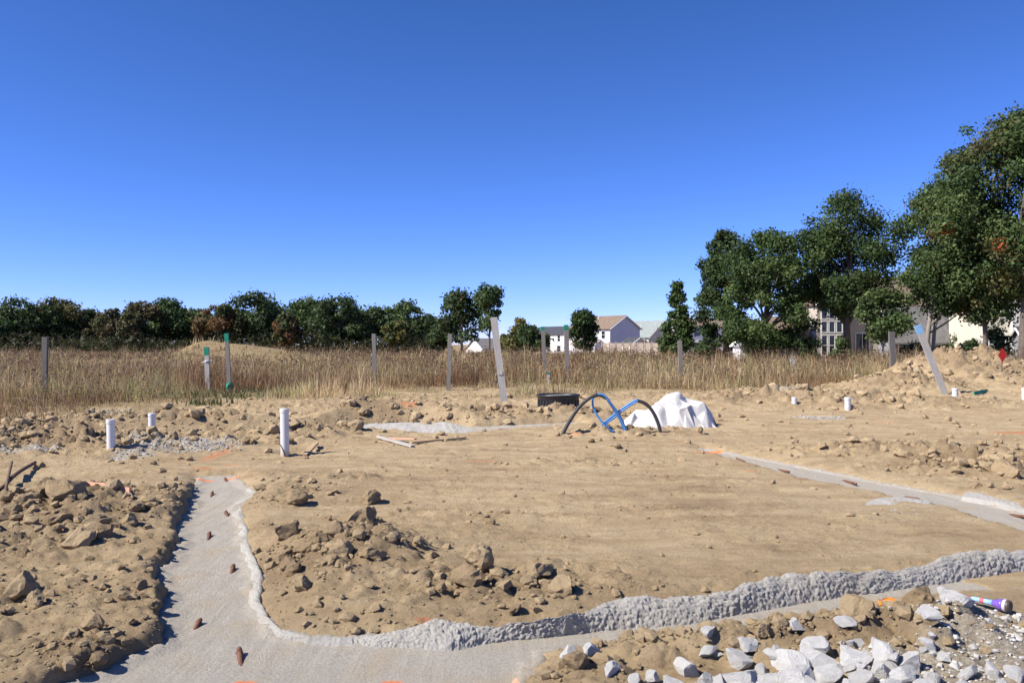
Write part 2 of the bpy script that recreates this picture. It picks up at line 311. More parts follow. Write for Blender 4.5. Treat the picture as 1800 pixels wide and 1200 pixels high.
rr = rough_at(X.ravel(), Y.ravel()); Z = ground_z(X.ravel(), Y.ravel(), rr)
def grid_faces(nr, nc):
    i = (np.arange(nr-1)[:, None]*nc+np.arange(nc-1)[None, :]).ravel(); return np.c_[i, i+1, i+nc+1, i+nc]
xf, yf = X.ravel(), Y.ravel()
ed = edge_d(xf, yf); nz = fbm(xf*.8, yf*.8, 50, 3)
a_grass = sstep(-2.2, 1.5, yf-ed+4*fbm(xf*.22, yf*.22, 90, 4)+1.2*nz); 
for px, py, rx, ry, h in MOUND: a_grass = a_grass*(1-sstep(.2, .5, gauss(xf, yf, px, py, rx, ry)))
a_paint = np.zeros_like(xf); a_gravel = np.zeros_like(xf)
for px, py, rx, ry in PAINT: a_paint = np.maximum(a_paint, .55*sstep(.2, .7, gauss(xf, yf, px, py, rx, ry)))
for px, py, rx, ry in GRAVEL: a_gravel = np.maximum(a_gravel, sstep(.25, .75, gauss(xf, yf, px, py, rx, ry)+.25*nz))
a_raw = np.clip((rr-.24)*1.15+.35*nz, 0, .88)
ground = npmesh('ground', np.c_[xf, yf, Z], grid_faces(len(ys), NC), M['ground'], None, True, {'grass': a_grass, 'paint': a_paint, 'gravel': a_gravel*.85, 'raw': a_raw})
ground['kind'] = 'structure'

# ------------------------------------------------------------------ concrete footings
def footing(poly, x0, x1, y0, y1, st, seed, label, rim=.07):
    gx, gy = np.arange(x0, x1, st), np.arange(y0, y1, st); A, B = np.meshgrid(gx, gy); a, b = A.ravel(), B.ravel()
    d = sdf(a, b, poly)+ragged(a, b, seed); e = sstep(-rim*1.6, -.0, d+.05*perlin(a*4, b*4, seed+4))
    pop = domes(a, b, .045, seed+1)*.018+domes(a, b, .022, seed+2)*.010
    z = ZF+.003*fbm(a*6, b*6, seed+3, 4)+.0015*fbm(a*40, b*40, seed+8, 2)+e*(pop+.008)-.02*sstep(0, .05, d)
    pt = np.zeros_like(a)
    for px, py, rx, ry in PAINT: pt = np.maximum(pt, sstep(.35, .6, gauss(a, b, px, py, rx, ry, ZF)+.12*perlin(a*30, b*30, 5)))
    nr, nc = A.shape; f = grid_faces(nr, nc); keep = (d[f] < .07).any(1); f = f[keep]
    used, inv = np.unique(f, return_inverse=True)
    o = npmesh('concrete_footing', np.c_[a, b, z][used], inv.reshape(f.shape), M['concrete'], None, True, {'paint': pt[used]*.9})
    return tag(o, label, 'footing')
f_near = footing(FOOT_NEAR, -4.2, 6.2, 2.4, 10.4, .0195, 60, 'pale concrete footing in the foreground, turning a corner at lower left')
f_right = footing(FOOT_RIGHT, 2.4, 6.0, 5.2, 13.6, .02, 61, 'narrow concrete footing strip running diagonally across the right side', .05)
f_rear = footing(FOOT_REAR, -9.5, 2.0, 11.5, 18, .03, 62, 'far concrete footing strip in front of the dug-up soil ridge', .12)
def resample(pts, step):
    p = np.array(pts, float); s = np.r_[0, np.cumsum(np.linalg.norm(np.diff(p, axis=0), axis=1))]
    t = np.arange(0, s[-1], step); return np.c_[np.interp(t, s, p[:, 0]), np.interp(t, s, p[:, 1])]
def berm(front, crest, hts, seed, name, parent, step=.0078, nt_=58, back=.5, amp=1., ZF=ZF):
    """slumped rough concrete: front edge and crest are ground polylines with as many points, hts the crest heights"""
    n = int(np.linalg.norm(np.diff(np.array(crest), axis=0), axis=1).sum()/step)
    u = np.linspace(0, 1, n); k = np.linspace(0, 1, len(front)); fr = np.array(front); cr = np.array(crest)
    fx, fy, cx, cy, hh = (np.interp(u, k, q) for q in (fr[:, 0], fr[:, 1], cr[:, 0], cr[:, 1], hts))
    t = np.linspace(-.12, 1+back, nt_)
    A = fx[:, None]+(cx-fx)[:, None]*t; B = fy[:, None]+(cy-fy)[:, None]*t
    tt_ = np.clip(t, 0, 1); prof = np.where(t <= 1, np.sin(tt_*math.pi/2)**.85, np.cos((t-1)/back*math.pi*.5)); a, b = A.ravel(), B.ravel()
    H = (hh[:, None]*prof[None, :]*(1+.22*perlin(A*2.1, B*2.1, seed)+.14*perlin(A*7, B*7, seed+2))).ravel()
    on = np.repeat(np.where(t < 0, 0, np.where(t > 1, np.clip((1+back-t)/back*1.4, 0, 1), 1))[None, :], n, 0).ravel()*np.clip(np.repeat(hh, nt_)/.04, .3, 1)
    z = ZF-.006+H; Pn = np.stack([A, B, z.reshape(A.shape)], 2); du = np.gradient(Pn, axis=0); dv_ = np.gradient(Pn, axis=1)
    N = np.cross(du, dv_); N /= np.linalg.norm(N, axis=2)[:, :, None]+1e-9; N *= np.sign(N[:, :, 2:3]+1e-6)
    sa = np.cumsum(np.linalg.norm(du, axis=2), 0); ta = np.cumsum(np.linalg.norm(dv_, axis=2), 1)
    dis = amp*on.reshape(A.shape)*(.016*domes(sa, ta, .06, seed+3)*sstep(-.2, .4, perlin(sa*3, ta*3, seed+9))+.011*domes(sa, ta, .027, seed+4)+.011*domes(sa, ta, .0165, seed+5)-.014)
    Pn = Pn+N*dis[:, :, None]; a, b, z = Pn[:, :, 0].ravel(), Pn[:, :, 1].ravel(), Pn[:, :, 2].ravel()
    z = np.where(np.repeat(t[None, :] < -.05, n, 0).ravel(), ZF-.07, z)
    return npmesh(name, np.c_[a, b, z], grid_faces(n, nt_), M['rough_concrete'], parent, True, {'paint': np.zeros(len(a))})
fr_px = [(600, 1133), (640, 1137), (700, 1137), (790, 1145), (850, 1131), (940, 1121), (1020, 1112), (1100, 1106), (1200, 1098), (1300, 1080), (1400, 1062), (1500, 1046), (1620, 1031), (1720, 1016), (1800, 1005), (2250, 958)]
cr_px = [(590, 1121), (632, 1115), (685, 1106), (772, 1084), (832, 1093), (920, 1090), (1000, 1077), (1075, 1053), (1175, 1042), (1275, 1034), (1375, 1013), (1475, 1003), (1595, 993), (1695, 974), (1775, 965), (2220, 918)]
ht = [.02, .035, .075, .12, .10, .10, .12, .14, .15, .14, .14, .15, .13, .14, .14, .13]
berm([G(a, b, ZF) for a, b in fr_px], [G(a, b, ZF+h) for (a, b), h in zip(cr_px, ht)], ht, 70, 'rough_concrete_berm', f_near)
rim_f = [(418, 842), (436, 868), (414, 882), (407, 902), (418, 930), (418, 955), (430, 990), (438, 1015), (436, 1062), (452, 1095), (478, 1119), (540, 1133), (620, 1136)]
rim_c = [(424, 842), (452, 866), (430, 880), (421, 900), (433, 928), (434, 950), (447, 985), (458, 1012), (454, 1058), (470, 1086), (494, 1108), (545, 1119), (620, 1119)]
berm([G(a, b, ZF) for a, b in rim_f], [G(a, b, ZF+.03) for a, b in rim_c], [.02, .03, .03, .03, .035, .035, .04, .045, .045, .045, .045, .04, .03], 75, 'rough_concrete_rim', f_near, .012, 16, .6, .7)
berm(gp([(1500, 905), (1560, 920), (1620, 925), (1690, 912)], 0), gp([(1525, 880), (1570, 878), (1630, 886), (1690, 899)], 0), [.015, .03, .03, .015], 78, 'rough_concrete_spill', f_right, .014, 26, .3, 1.7, ZF=-.012)
berm(gp([(1690, 869), (1740, 877), (1800, 893), (1900, 914)], 0), gp([(1700, 860), (1745, 861), (1805, 869), (1905, 887)], 0), [.012, .025, .028, .025], 79, 'rough_concrete_spill', f_right, .014, 26, .3, 1.7, ZF=-.012)
berm(gp([(560, 764), (660, 763), (730, 767), (800, 768), (840, 762)]), gp([(600, 752), (660, 748), (730, 746), (790, 748), (820, 752)]), [.02, .05, .05, .06, .02], 80, 'rough_concrete_spill', f_rear, .03, 18, .3, 1.3)

# ------------------------------------------------------------------ tubes, boxes and lathes
def tube(pts, rad, n=8, cap=True):
    pts = [Vector(p) for p in pts]; rad = rad if hasattr(rad, '__len__') else [rad]*len(pts); v, f = [], []
    up = Vector((.123, .31, .94)); prev = None
    for i, p in enumerate(pts):
        t = (pts[min(i+1, len(pts)-1)]-pts[max(i-1, 0)]).normalized()
        a = t.cross(up if prev is None else prev); a = t.orthogonal() if a.length < 1e-4 else a; a.normalize(); b = t.cross(a).normalized(); prev = b.cross(t) if False else up
        for k in range(n):
            q = k*2*math.pi/n; v.append(p+(a*math.cos(q)+b*math.sin(q))*rad[i])
    for i in range(len(pts)-1):
        for k in range(n): f.append((i*n+k, i*n+(k+1) % n, (i+1)*n+(k+1) % n, (i+1)*n+k))
    if cap: f.append(tuple(range(n-1, -1, -1))); f.append(tuple(range((len(pts)-1)*n, len(pts)*n)))
    return v, f
def join(parts):
    V, Fc = [], []
    for v, f in parts:
        o = len(V); V += list(v); Fc += [tuple(i+o for i in q) for q in f]
    return V, Fc
def spline(pts, k=8):
    p = [Vector(q) for q in pts]; p = [2*p[0]-p[1]]+p+[2*p[-1]-p[-2]]; out = []
    for i in range(1, len(p)-2):
        for j in range(k):
            t = j/k; out.append(.5*((2*p[i])+(p[i+1]-p[i-1])*t+(2*p[i-1]-5*p[i]+4*p[i+1]-p[i+2])*t*t+(3*p[i]-p[i-1]-3*p[i+1]+p[i+2])*t**3))
    return out+[p[-2]]
def lathe(prof, n=28):
    v = [(r*math.cos(2*math.pi*k/n), r*math.sin(2*math.pi*k/n), z) for r, z in prof for k in range(n)]; m = len(prof)
    return v, [(i*n+k, i*n+(k+1) % n, (i+1)*n+(k+1) % n, (i+1)*n+k) for i in range(m-1) for k in range(n)]+([tuple(range((m-1)*n, m*n))] if prof[-1][0] > .001 else [])
def box(x0, x1, y0, y1, z0, z1):
    v = [(x, y, z) for z in (z0, z1) for y in (y0, y1) for x in (x0, x1)]
    return v, [(0, 2, 3, 1), (4, 5, 7, 6), (0, 1, 5, 4), (1, 3, 7, 5), (3, 2, 6, 7), (2, 0, 4, 6)]
def board(w, t, L, seed=0, seg=10, wob=.004, cut=0):                       # along +Z, slightly warped, one chamfered end
    rg = random.Random(seed); v, f = [], []
    for i in range(seg+1):
        z = L*i/seg; ox, oy = wob*math.sin(i*.7+seed), wob*math.sin(i*.5+seed*2); k = 1-(.0 if i else .12)
        top = cut if i == seg else 0
        for sx, sy in ((-1, -1), (1, -1), (1, 1), (-1, 1)): v.append((ox+sx*w/2*k+rg.uniform(-.001, .001), oy+sy*t/2*k, z-(top*(sx+1)/2)))
    for i in range(seg):
        for k in range(4): f.append((i*4+k, i*4+(k+1) % 4, i*4+4+(k+1) % 4, i*4+4+k))
    return v, f+[(3, 2, 1, 0), tuple(range(seg*4, seg*4+4))]
def orient(o, a, b):                         # object with its length along +Z laid from a to b
    a, b = Vector(a), Vector(b); o.location = a; zz = (b-a).normalized(); yy = zz.cross(Vector((1, 0, 0)))
    if yy.length < .2: yy = zz.cross(Vector((0, -1, 0)))
    yy.normalize(); xx = yy.cross(zz); o.rotation_euler = Matrix((xx, yy, zz)).transposed().to_euler()

# ------------------------------------------------------------------ survey stakes
def stake(top, base, w, label, mat='wood_grey', tip=None, seed=0, tip_len=.25, thick=None, d=None, buried=.12, group='wooden survey stakes'):
    bx, by = G(*base); z0 = gz(bx, by)
    dd = by; tx, _, tz = P(top[0], top[1], dd); a = Vector((bx, by, z0)); b = Vector((tx, by+.0, tz)); L = (b-a).length; ax = (b-a).normalized()
    e = empty('survey_stake', (0, 0, 0), 0, label, 'stake', group); orient(e, a, b); wm = w/F*by
    o = mesh('post', *board(wm, thick or wm*.6, L+buried, seed, cut=.012), M[mat], e); o.location = (0, 0, -buried)
    if tip:
        v, f = board(wm+.006, (thick or wm*.6)+.006, tip_len, seed, 2, 0); p = mesh('painted_tip', v, f, M[tip], e); p.location = (.004*math.sin(10+seed), .004*math.sin(5+seed*2), L-tip_len+.003)
    return e
stake((79, 592), (79, 700), 9, 'dark grey stake standing alone at far left in the weeds', 'wood_dark', seed=1)
s2 = stake((363, 610), (366, 691), 8, 'short pale stake with green top and tape tied around it', 'wood_pale', 'green_paint', 2, .28)
v, f = join([tube([(0, 0, 0), (-.16, .03, -.04)], .012, 5), tube([(0, 0, 0), (.17, -.02, .02)], .012, 5), lathe([(.075, -.02), (.08, .0), (.075, .02)], 8)])
tp = mesh('tape', v, f, M['tape'], s2); tp.location = (0, 0, 1.0)
s3 = stake((398, 586), (404, 691), 7, 'thin grey stake with green top and green tuft at its foot', 'wood_grey', 'green_paint', 3, .3)
v, f = lathe([(.09, .05), (.11, .15), (.10, .28), (.06, .33)], 9); mesh('painted_foot', [(x*(1+.3*math.sin(i*2.1)), y*(1+.3*math.cos(i*1.7)), z) for i, (x, y, z) in enumerate(v)], f, M['green_paint'], s3)
stake((657, 586), (659, 679), 6.5, 'thin grey stake left of centre, in front of the dark tree line', 'wood_grey', seed=4)
stake((791, 586), (788, 686), 7, 'grey stake just left of the tall leaning white board', 'wood_grey', seed=5)
s6 = stake((868, 557), (888, 730), 12, 'tall pale cracked board leaning left near the centre', 'wood_pale', seed=6, thick=.04)
v, f = join([board(.10, .052, .09, 3, 3, .008), tube([(-.05, 0, .05), (-.11, .01, .0), (-.09, 0, -.12)], .006, 5)]); o = mesh('split_knot', v, f, M['wood_pale'], s6); o.location = (-.008, -.004, .80); o.rotation_euler = (0, .14, 0)
stake((954, 574), (959, 666), 6.5, 'thin green-topped stake, left of the pair by the round tree', 'wood_grey', 'green_paint', 7, .27)
stake((964, 654), (963, 676), 5, 'very short pale stake with green edge among the dry grass', 'wood_pale', 'green_paint', 8, .1)
stake((995, 571), (998, 667), 7.5, 'green-topped grey stake directly left of the round dark tree', 'wood_grey', 'green_paint', 9, .3)
stake((1195, 598), (1197, 672), 7, 'grey stake in front of the cone-shaped tree', 'wood_grey', seed=10)
stake((1393, 626), (1393, 654), 8, 'broken weathered stump of a stake in the right-hand grass', 'wood_pale', seed=11, group='stake stump')
stake((1567, 582), (1570, 677), 9.5, 'dark grey upright stake left of the dirt mound', 'wood_dark', seed=12)
stake((1613, 572), (1661, 698), 11.5, 'pale board with blue top leaning left against the dirt mound', 'wood_pale', 'blue_paint', 13, .34, .04)
# loose boards
def loose(a, b, w, t, mat, label, cat='board', za=.02, zb=.02, name='loose_board', roll=0):
    A = G(*a); B = G(*b); A = Vector((*A, gz(*A)+za)); B = Vector((*B, gz(*B)+zb))
    o = mesh(name, *board(w, t, (B-A).length, int(a[0]), 6, .004, .02), M[mat]); orient(o, A, B)
    if roll: o.rotation_euler.rotate_axis('Z', roll)
    return tag(o, label, cat)
loose((150, 885), (231, 891), .06, .022, 'wood_pink', 'pink-stained lath sticking out behind the left clay heap', 'lath', .05, .04, 'wooden_lath', R(60))
loose((665, 772), (726, 787), .07, .03, 'wood_pale', 'grey lath lying left of the brown board', 'lath', .03, .02, 'wooden_lath')
loose((722, 781), (818, 771), .07, .03, 'wood_tan', 'long brown board lying on the graded soil near centre', 'board', .035, .03)
loose((684, 774), (731, 779), .08, .02, 'wood_pink', 'short orange-tinted board under the grey lath', 'board', .045, .07)
loose((535, 801), (557, 784), .07, .03, 'wood_tan', 'short tan board beside the tallest white pipe', 'board', .03, .05)
loose((582, 747), (620, 744), .07, .03, 'wood_pink', 'yellowish board lying on soil beyond the far footing', 'board', .05, .05)
loose((888, 722), (912, 731), .07, .03, 'wood_brown', 'small dark brown board at the foot of the leaning white board', 'board', .16, .03)
loose((1712, 699), (1736, 695), .11, .03, 'green_paint', 'bright green painted board lying at the foot of the dirt mound', 'board', .06, .06, 'loose_board', R(70))
loose((1690, 704), (1686, 699), .05, .03, 'wood_tan', 'tan wood stub beside the right-hand white pipe', 'board', .02, .12)
loose((893, 1201), (915, 1194), .05, .04, 'wood_pink', 'reddish wood block at the bottom edge of the picture', 'wood block', .03, .03, 'wood_block')
# red diamond sign on the mound
sy = 28.6; c = P(1761, 624, sy); e = empty('diamond_sign', (c[0], sy, gz(c[0], sy)), R(14), 'red diamond-shaped sign standing behind the dirt mound at right', 'sign')
hz_ = c[2]-e.location.z; w = .185; v = [(0, -.004, -.235), (w, -.004, 0), (0, -.004, .235), (-w, -.004, 0), (0, .004, -.235), (w, .004, 0), (0, .004, .235), (-w, .004, 0)]
o = mesh('sign_panel', v, [(0, 1, 2, 3), (7, 6, 5, 4), (0, 4, 5, 1), (1, 5, 6, 2), (2, 6, 7, 3), (3, 7, 4, 0)], M['red_sign'], e); o.location = (0, -.03, hz_)
o = mesh('post', *board(.03, .03, hz_+.25, 1, 4, .001), M['wood_dark'], e); o.location = (0, .005, -.15)

# ------------------------------------------------------------------ white pipes
def pipe(px, top, base, w, label, lean=(0, 0), notch=False):
    x, y = G(px, base); z = gz(x, y); zt = P(px, top, y)[2]; r = w/F*y/2; h = zt-(EYE-(base-HY)/F*y); z = min(z, EYE-(base-HY)/F*y)
    e = empty('drain_pipe', (x, y, z), 0, label, 'pipe', 'white drain pipes sticking up from the soil'); e.rotation_euler = (*lean, 0); h = zt-z
    v, f = lathe([(r*.95, -.3), (r*.95, h-.05)], 28); mesh('pipe_body', v, f[:-1], M['pvc'], e, True)
    mesh('end_cap', *lathe([(r*.96, h-.055), (r*1.05, h-.05), (r*1.05, h-.006), (r*1.0, h), (.0005, h+.003)], 28), M['pvc'], e, False)
    if notch:
        o = mesh('wire', *tube(spline([(-r*.8, -r*.75, .16), (-r*.2, -r*1.05, .09), (r*.25, -r*1.02, .02), (r*.3, -r*1.0, -.08)], 5), .006, 6), M['black_pe'], e, True)
    return e
pipe(196, 737, 799, 15, 'white pipe at far left standing in the gravel', (0, R(-1)))
pipe(267, 726, 769, 13, 'white pipe behind the gravel strip, second from the left', (0, R(.5)))
pipe(501, 718, 800, 15.5, 'tallest white pipe, standing in a hollow left of centre', (0, R(-.6)), True)
pipe(1396, 698, 720, 9.5, 'short white pipe right of the white bag, nearest to it', (0, R(1)))
pipe(1490, 698, 725, 11, 'short white pipe in the middle of the right-hand soil', (0, 0))
pipe(1679, 682, 705, 10, 'short white pipe beside the leaning blue-topped board', (0, R(-1)))
pipe(1801, 682, 703, 10, 'white pipe cut off by the right edge of the picture', (0, 0))
# ------------------------------------------------------------------ black riser ring with lid
x, y = G(983, 722); e = empty('riser_ring', (x, y+.4, gz(x, y)-.03), 0, 'low black plastic riser ring with grey lid behind the hoses', 'riser')
v, f = lathe([(.50, -.1), (.50, .0), (.49, .05), (.495, .10), (.485, .2), (.50, .32), (.515, .33), (.515, .375), (.47, .375), (.46, .30)], 40); mesh('ring', v, f[:-1], M['black_pe'], e, True)
mesh('lid', *lathe([(.465, .28), (.455, .335), (.2, .345), (.001, .348)], 40), M['grey_lid'], e)
for k in range(14):
    a = R(190+k*12); mesh('rib', *board(.012, .012, .22, k, 2, 0), M['black_pe'], e).location = (.497*math.cos(a), .497*math.sin(a), .03)
# ------------------------------------------------------------------ conduits with blue tubing
def zp(a, b, dd=0.0): return P(940+a/5.294, 660+b/5.294, 14.35+dd)
e = empty('water_conduit', (*G(987, 768), 0), 0, 'black conduit arching up from the left with blue tubing bending down from it', 'conduit', 'hoses by the white bag')
base = e.location.copy()
def sub(pts): return [Vector(p)-base for p in pts]
mesh('black_conduit', *tube(sub(spline([zp(232, 605), zp(250, 565), zp(320, 430), zp(400, 310), zp(470, 238), zp(540, 192), zp(592, 180), zp(640, 192, -.02), zp(672, 215, -.03)])), .030, 12), M['hose_black'], e, True)
mesh('blue_tube', *tube(sub(spline([zp(590, 170, -.05), zp(640, 182, -.06), zp(680, 220, -.06), zp(720, 275, -.05), zp(775, 350, -.03), zp(818, 430, 0), zp(842, 500, .0), zp(846, 560, .0)])), .019, 10), M['hose_blue'], e, True)
mesh('blue_tube', *tube(sub(spline([zp(612, 182, .03), zp(660, 205, .03), zp(700, 262, .04), zp(752, 340, .05), zp(800, 425, .05), zp(828, 500, .05), zp(834, 560, .05)])), .016, 10), M['hose_blue'], e, True)
mesh('blue_tube', *tube(sub(spline([zp(560, 182, .06), zp(541, 215, .06), zp(539, 268, .05), zp(556, 325, .03), zp(590, 385, .0), zp(640, 445, -.02), zp(715, 510, -.02), zp(790, 545, .0), zp(830, 570, .02)])), .017, 10), M['hose_blue'], e, True)
e = empty('water_conduit', (*G(1163, 765), 0), 0, 'black conduit arching from the right beside the bag, blue tubing running down left', 'conduit', 'hoses by the white bag'); base = e.location.copy()
mesh('black_conduit', *tube(sub(spline([zp(1186, 615), zp(1178, 565), zp(1150, 450), zp(1112, 360), zp(1065, 292), zp(1010, 250), zp(950, 232)])), .030, 12), M['hose_black'], e, True)
mesh('blue_tube', *tube(sub(spline([zp(965, 226, .0), zp(930, 232, .02), zp(860, 275, .05), zp(775, 336, .07), zp(700, 395, .06), zp(640, 445, .04), zp(622, 465, .03)])), .018, 10), M['hose_blue'], e, True)
mesh('blue_tube', *tube(sub(spline([zp(960, 240, -.03), zp(925, 255, -.02), zp(860, 296, .03), zp(785, 356, .06), zp(710, 412, .05), zp(655, 452, .04)])), .015, 10), M['hose_blue'], e, True)

# ------------------------------------------------------------------ crumpled white bag
def bag():
    """a slumped sheet of stiff woven plastic: jittered facets folded along sharp creases"""
    bx, by = G(1180, 752); by += .38; rg = np.random.RandomState(17)
    def dome(a, b, cx, cy, rx, ry, h, p): return h*np.clip(1-((a-cx)/rx)**2-((b-cy)/ry)**2, 0, 1)**p
    pts = []; nu, nv = 15, 10
    for j in range(nv):
        for i in range(nu): pts.append((-.80+1.6*(i+rg.uniform(-.38, .38)+.5*(j % 2))/(nu-1), -.48+.96*(j+rg.uniform(-.38, .38))/(nv-1)))
    P2 = np.array(pts); a, b = P2[:, 0], P2[:, 1]
    h = np.maximum.reduce([dome(a, b, .24, .04, .54, .46, .47, .85), dome(a, b, .20, .08, .40, .40, .52, .9), dome(a, b, -.38, -.04, .44, .38, .25, .75), dome(a, b, -.10, .02, .46, .44, .38, .85), dome(a, b, .50, -.05, .30, .36, .36, .75)])
    def tri(t): return np.abs((t % 1)*2-1)
    fold = sum(am*tri((a*math.cos(an)+b*math.sin(an))*fr+.37*k) for k, (an, fr, am) in enumerate([(.5, 1.9, .5), (1.4, 2.3, .45), (2.5, 2.9, .4)]))-.65
    sk = sstep(0, .15, h); z = np.where(h > .001, h*(1+.12*fold)+sk*rg.normal(0, .045, len(a)), -.05)
    x2 = a+sk*rg.normal(0, .03, len(a)); y2 = b-.05*fold*sk+sk*rg.normal(0, .03, len(a))-.10*np.clip(z-.2, 0, 1)
    V = np.c_[x2, y2, np.where(h > .001, np.maximum(z, -.01), z)]; f = []
    for j in range(nv-1):
        for i in range(nu-1):
            p, q, r_, t_ = j*nu+i, j*nu+i+1, (j+1)*nu+i+1, (j+1)*nu+i
            f += [(p, q, r_), (p, r_, t_)] if rg.rand() < .5 else [(p, q, t_), (q, r_, t_)]
    f = np.array(f); f = f[(h[f] > .001).any(1)]; used, inv = np.unique(f, return_inverse=True)
    o = npmesh('woven_bag', V[used], inv.reshape(f.shape), M['bag'], None, False); o.location = (bx, by, gz(bx, by)-.01); o.scale = (1.1, 1, 1.2)
    sb = o.modifiers.new('soft', 'SUBSURF'); sb.levels = sb.render_levels = 3
    cr_ = o.data.attributes.new('crease_edge', 'FLOAT', 'EDGE'); cr_.data.foreach_set('value', np.where(rg.rand(len(o.data.edges)) < .55, .8, .3).astype(np.float32))
    return tag(o, 'large crumpled white woven bag slumped on the soil', 'bag')
bag()
# ------------------------------------------------------------------ rebar stubs
def stub(base, tip, hb, ht_, label, r=.014, zb=ZF):
    A = Vector((*G(*base, zb), zb+hb-.01)); B = Vector((*G(*tip, zb+ht_), zb+ht_)); L = (B-A).length
    e = empty('rebar_stub', (0, 0, 0), 0, label, 'rebar', 'rusty rebar stubs in the concrete'); orient(e, A, B)
    prof = [(r*.93, -.05)]; k = 0; z = 0
    while z < L-.012: prof += [(r*.93, z), (r*1.1, z+.004), (r*.93, z+.009)]; z += .016
    prof += [(r*.95, L-.004), (r*.6, L)]
    mesh('bar', *lathe(prof, 10), M['rust'], e, True)
    mesh('tie_wire', *join([lathe([(r*1.1, L*.72), (r*1.35, L*.74), (r*1.1, L*.76)], 8), tube([(0, 0, L*.74), (-.016, .004, L*.78), (-.02, .006, L*.84)], .003, 5), tube([(0, 0, L*.74), (.017, -.004, L*.70)], .003, 5)]), M['rust'], e)
T = 'rusty rebar stub in the left footing leg, '
stub((424, 1166), (421, 1138), .0, .026, T+'nearest the camera'); stub((342, 1106), (353, 1087), .0, .024, T+'second from the camera, tilted right'); stub((407, 1007), (411, 992), .0, .024, T+'third from the camera, near its right rim')
stub((366, 948), (369, 935), .0, .024, T+'fourth from the camera, near the middle'); stub((401, 907), (397, 898), .0, .022, T+'fifth from the camera'); stub((371, 873), (374, 864), .0, .022, T+'sixth from the camera'); stub((398, 846), (396, 840), .0, .02, T+'at its far end by the orange paint')
T = 'dark rebar piece on the right diagonal footing, '
for i, (a, b, w) in enumerate([((1295, 806), (1309, 811), 'farthest'), ((1370, 826), (1387, 829), 'second farthest'), ((1484, 845), (1505, 850), 'middle one'), ((1594, 874), (1615, 877), 'fourth from the far end'), ((1779, 905), (1802, 908), 'nearest, at the right edge')]): stub(a, b, .012, .03, T+w, .013)
T = 'dark rebar piece on the far footing strip, '
for a, b, w in [((715, 760), (732, 759), 'left one'), ((880, 755), (897, 754), 'right one')]: stub(a, b, .02, .04, T+w, .013)

# ------------------------------------------------------------------ bottle and orange tag
bx, by = G(1700, 1066); e = empty('bottle', (bx, by, gz(bx, by)+.035), 0, 'colourful plastic bottle with purple base lying on the gravel', 'bottle')
A = Vector((bx, by, gz(bx, by)+.03)); q = G(1766, 1082); B = Vector((*q, gz(*q)+.045)); orient(e, A, B); e.scale = (.82, .82, .95); L = .245
def pm(n, c, r=.3): return simple(n, c, r, .2, 40, .05, .001, .5)
mesh('cap', *lathe([(.001, -.005), (.013, -.004), (.014, .02), (.012, .022)], 18), pm('bottle_red', (.45, .08, .04)), e)
mesh('neck', *lathe([(.011, .02), (.016, .03), (.017, .05), (.018, .11), (.021, .15)], 18), pm('bottle_blue', (.25, .45, .70)), e, True)
mesh('label_band', *lathe([(.0185, .075), (.0188, .09), (.0188, .10)], 18), pm('bottle_pink', (.65, .12, .15)), e, True)
mesh('shoulder', *lathe([(.0205, .148), (.030, .175), (.040, .195), (.042, .215)], 18), pm('bottle_purple', (.16, .09, .42)), e, True)
mesh('white_band', *lathe([(.0421, .214), (.0432, .222), (.0432, .232)], 18), pm('bottle_white', (.50, .49, .56)), e, True)
mesh('bottle_base', *lathe([(.043, .231), (.043, .245), (.036, .252), (.001, .246)], 18), pm('bottle_dark', (.07, .055, .045), .5), e)
ox, oy = G(1562, 1083, .05); o = mesh('orange_tag', [(-.05, 0, 0), (.045, .01, .0), (.05, .03, .022), (.02, .035, .034), (-.01, .03, .03), (-.045, .03, .012), (-.05, .004, -.006), (.045, .014, -.006), (.05, .034, .016), (.02, .039, .028), (-.01, .034, .024), (-.045, .034, .006)], [(0, 1, 2, 3, 4, 5), (11, 10, 9, 8, 7, 6), (0, 6, 7, 1), (1, 7, 8, 2), (2, 8, 9, 3), (3, 9, 10, 4), (4, 10, 11, 5), (5, 11, 6, 0)], M['orange']); o.location = (ox, oy, gz(ox, oy)+.02)
tag(o, 'bright orange plastic tag on the clay at lower right', 'tag')
# ------------------------------------------------------------------ sticks at far left
def stick(pts, r, label):
    q = [Vector((*G(a, b), 0)) for a, b, h in pts]
    for v_, (a, b, h) in zip(q, pts): v_.z = gz(v_.x, v_.y)+h
    tag(mesh('dead_stick', *tube(spline(q, 4), r, 7), M['stick'], None, True), label, 'stick', 'dead sticks at the left edge')
stick([(-45, 905, .05), (0, 873, .06), (30, 848, .10), (62, 820, .05)], .022, 'long dead stick leaning in from the left edge')
stick([(8, 886, .0), (14, 862, .10), (21, 836, .16)], .016, 'short upright stick crossing the long stick at left')
stick([(-25, 893, .02), (0, 878, .03), (14, 868, .05)], .015, 'small stick under the long stick at left')

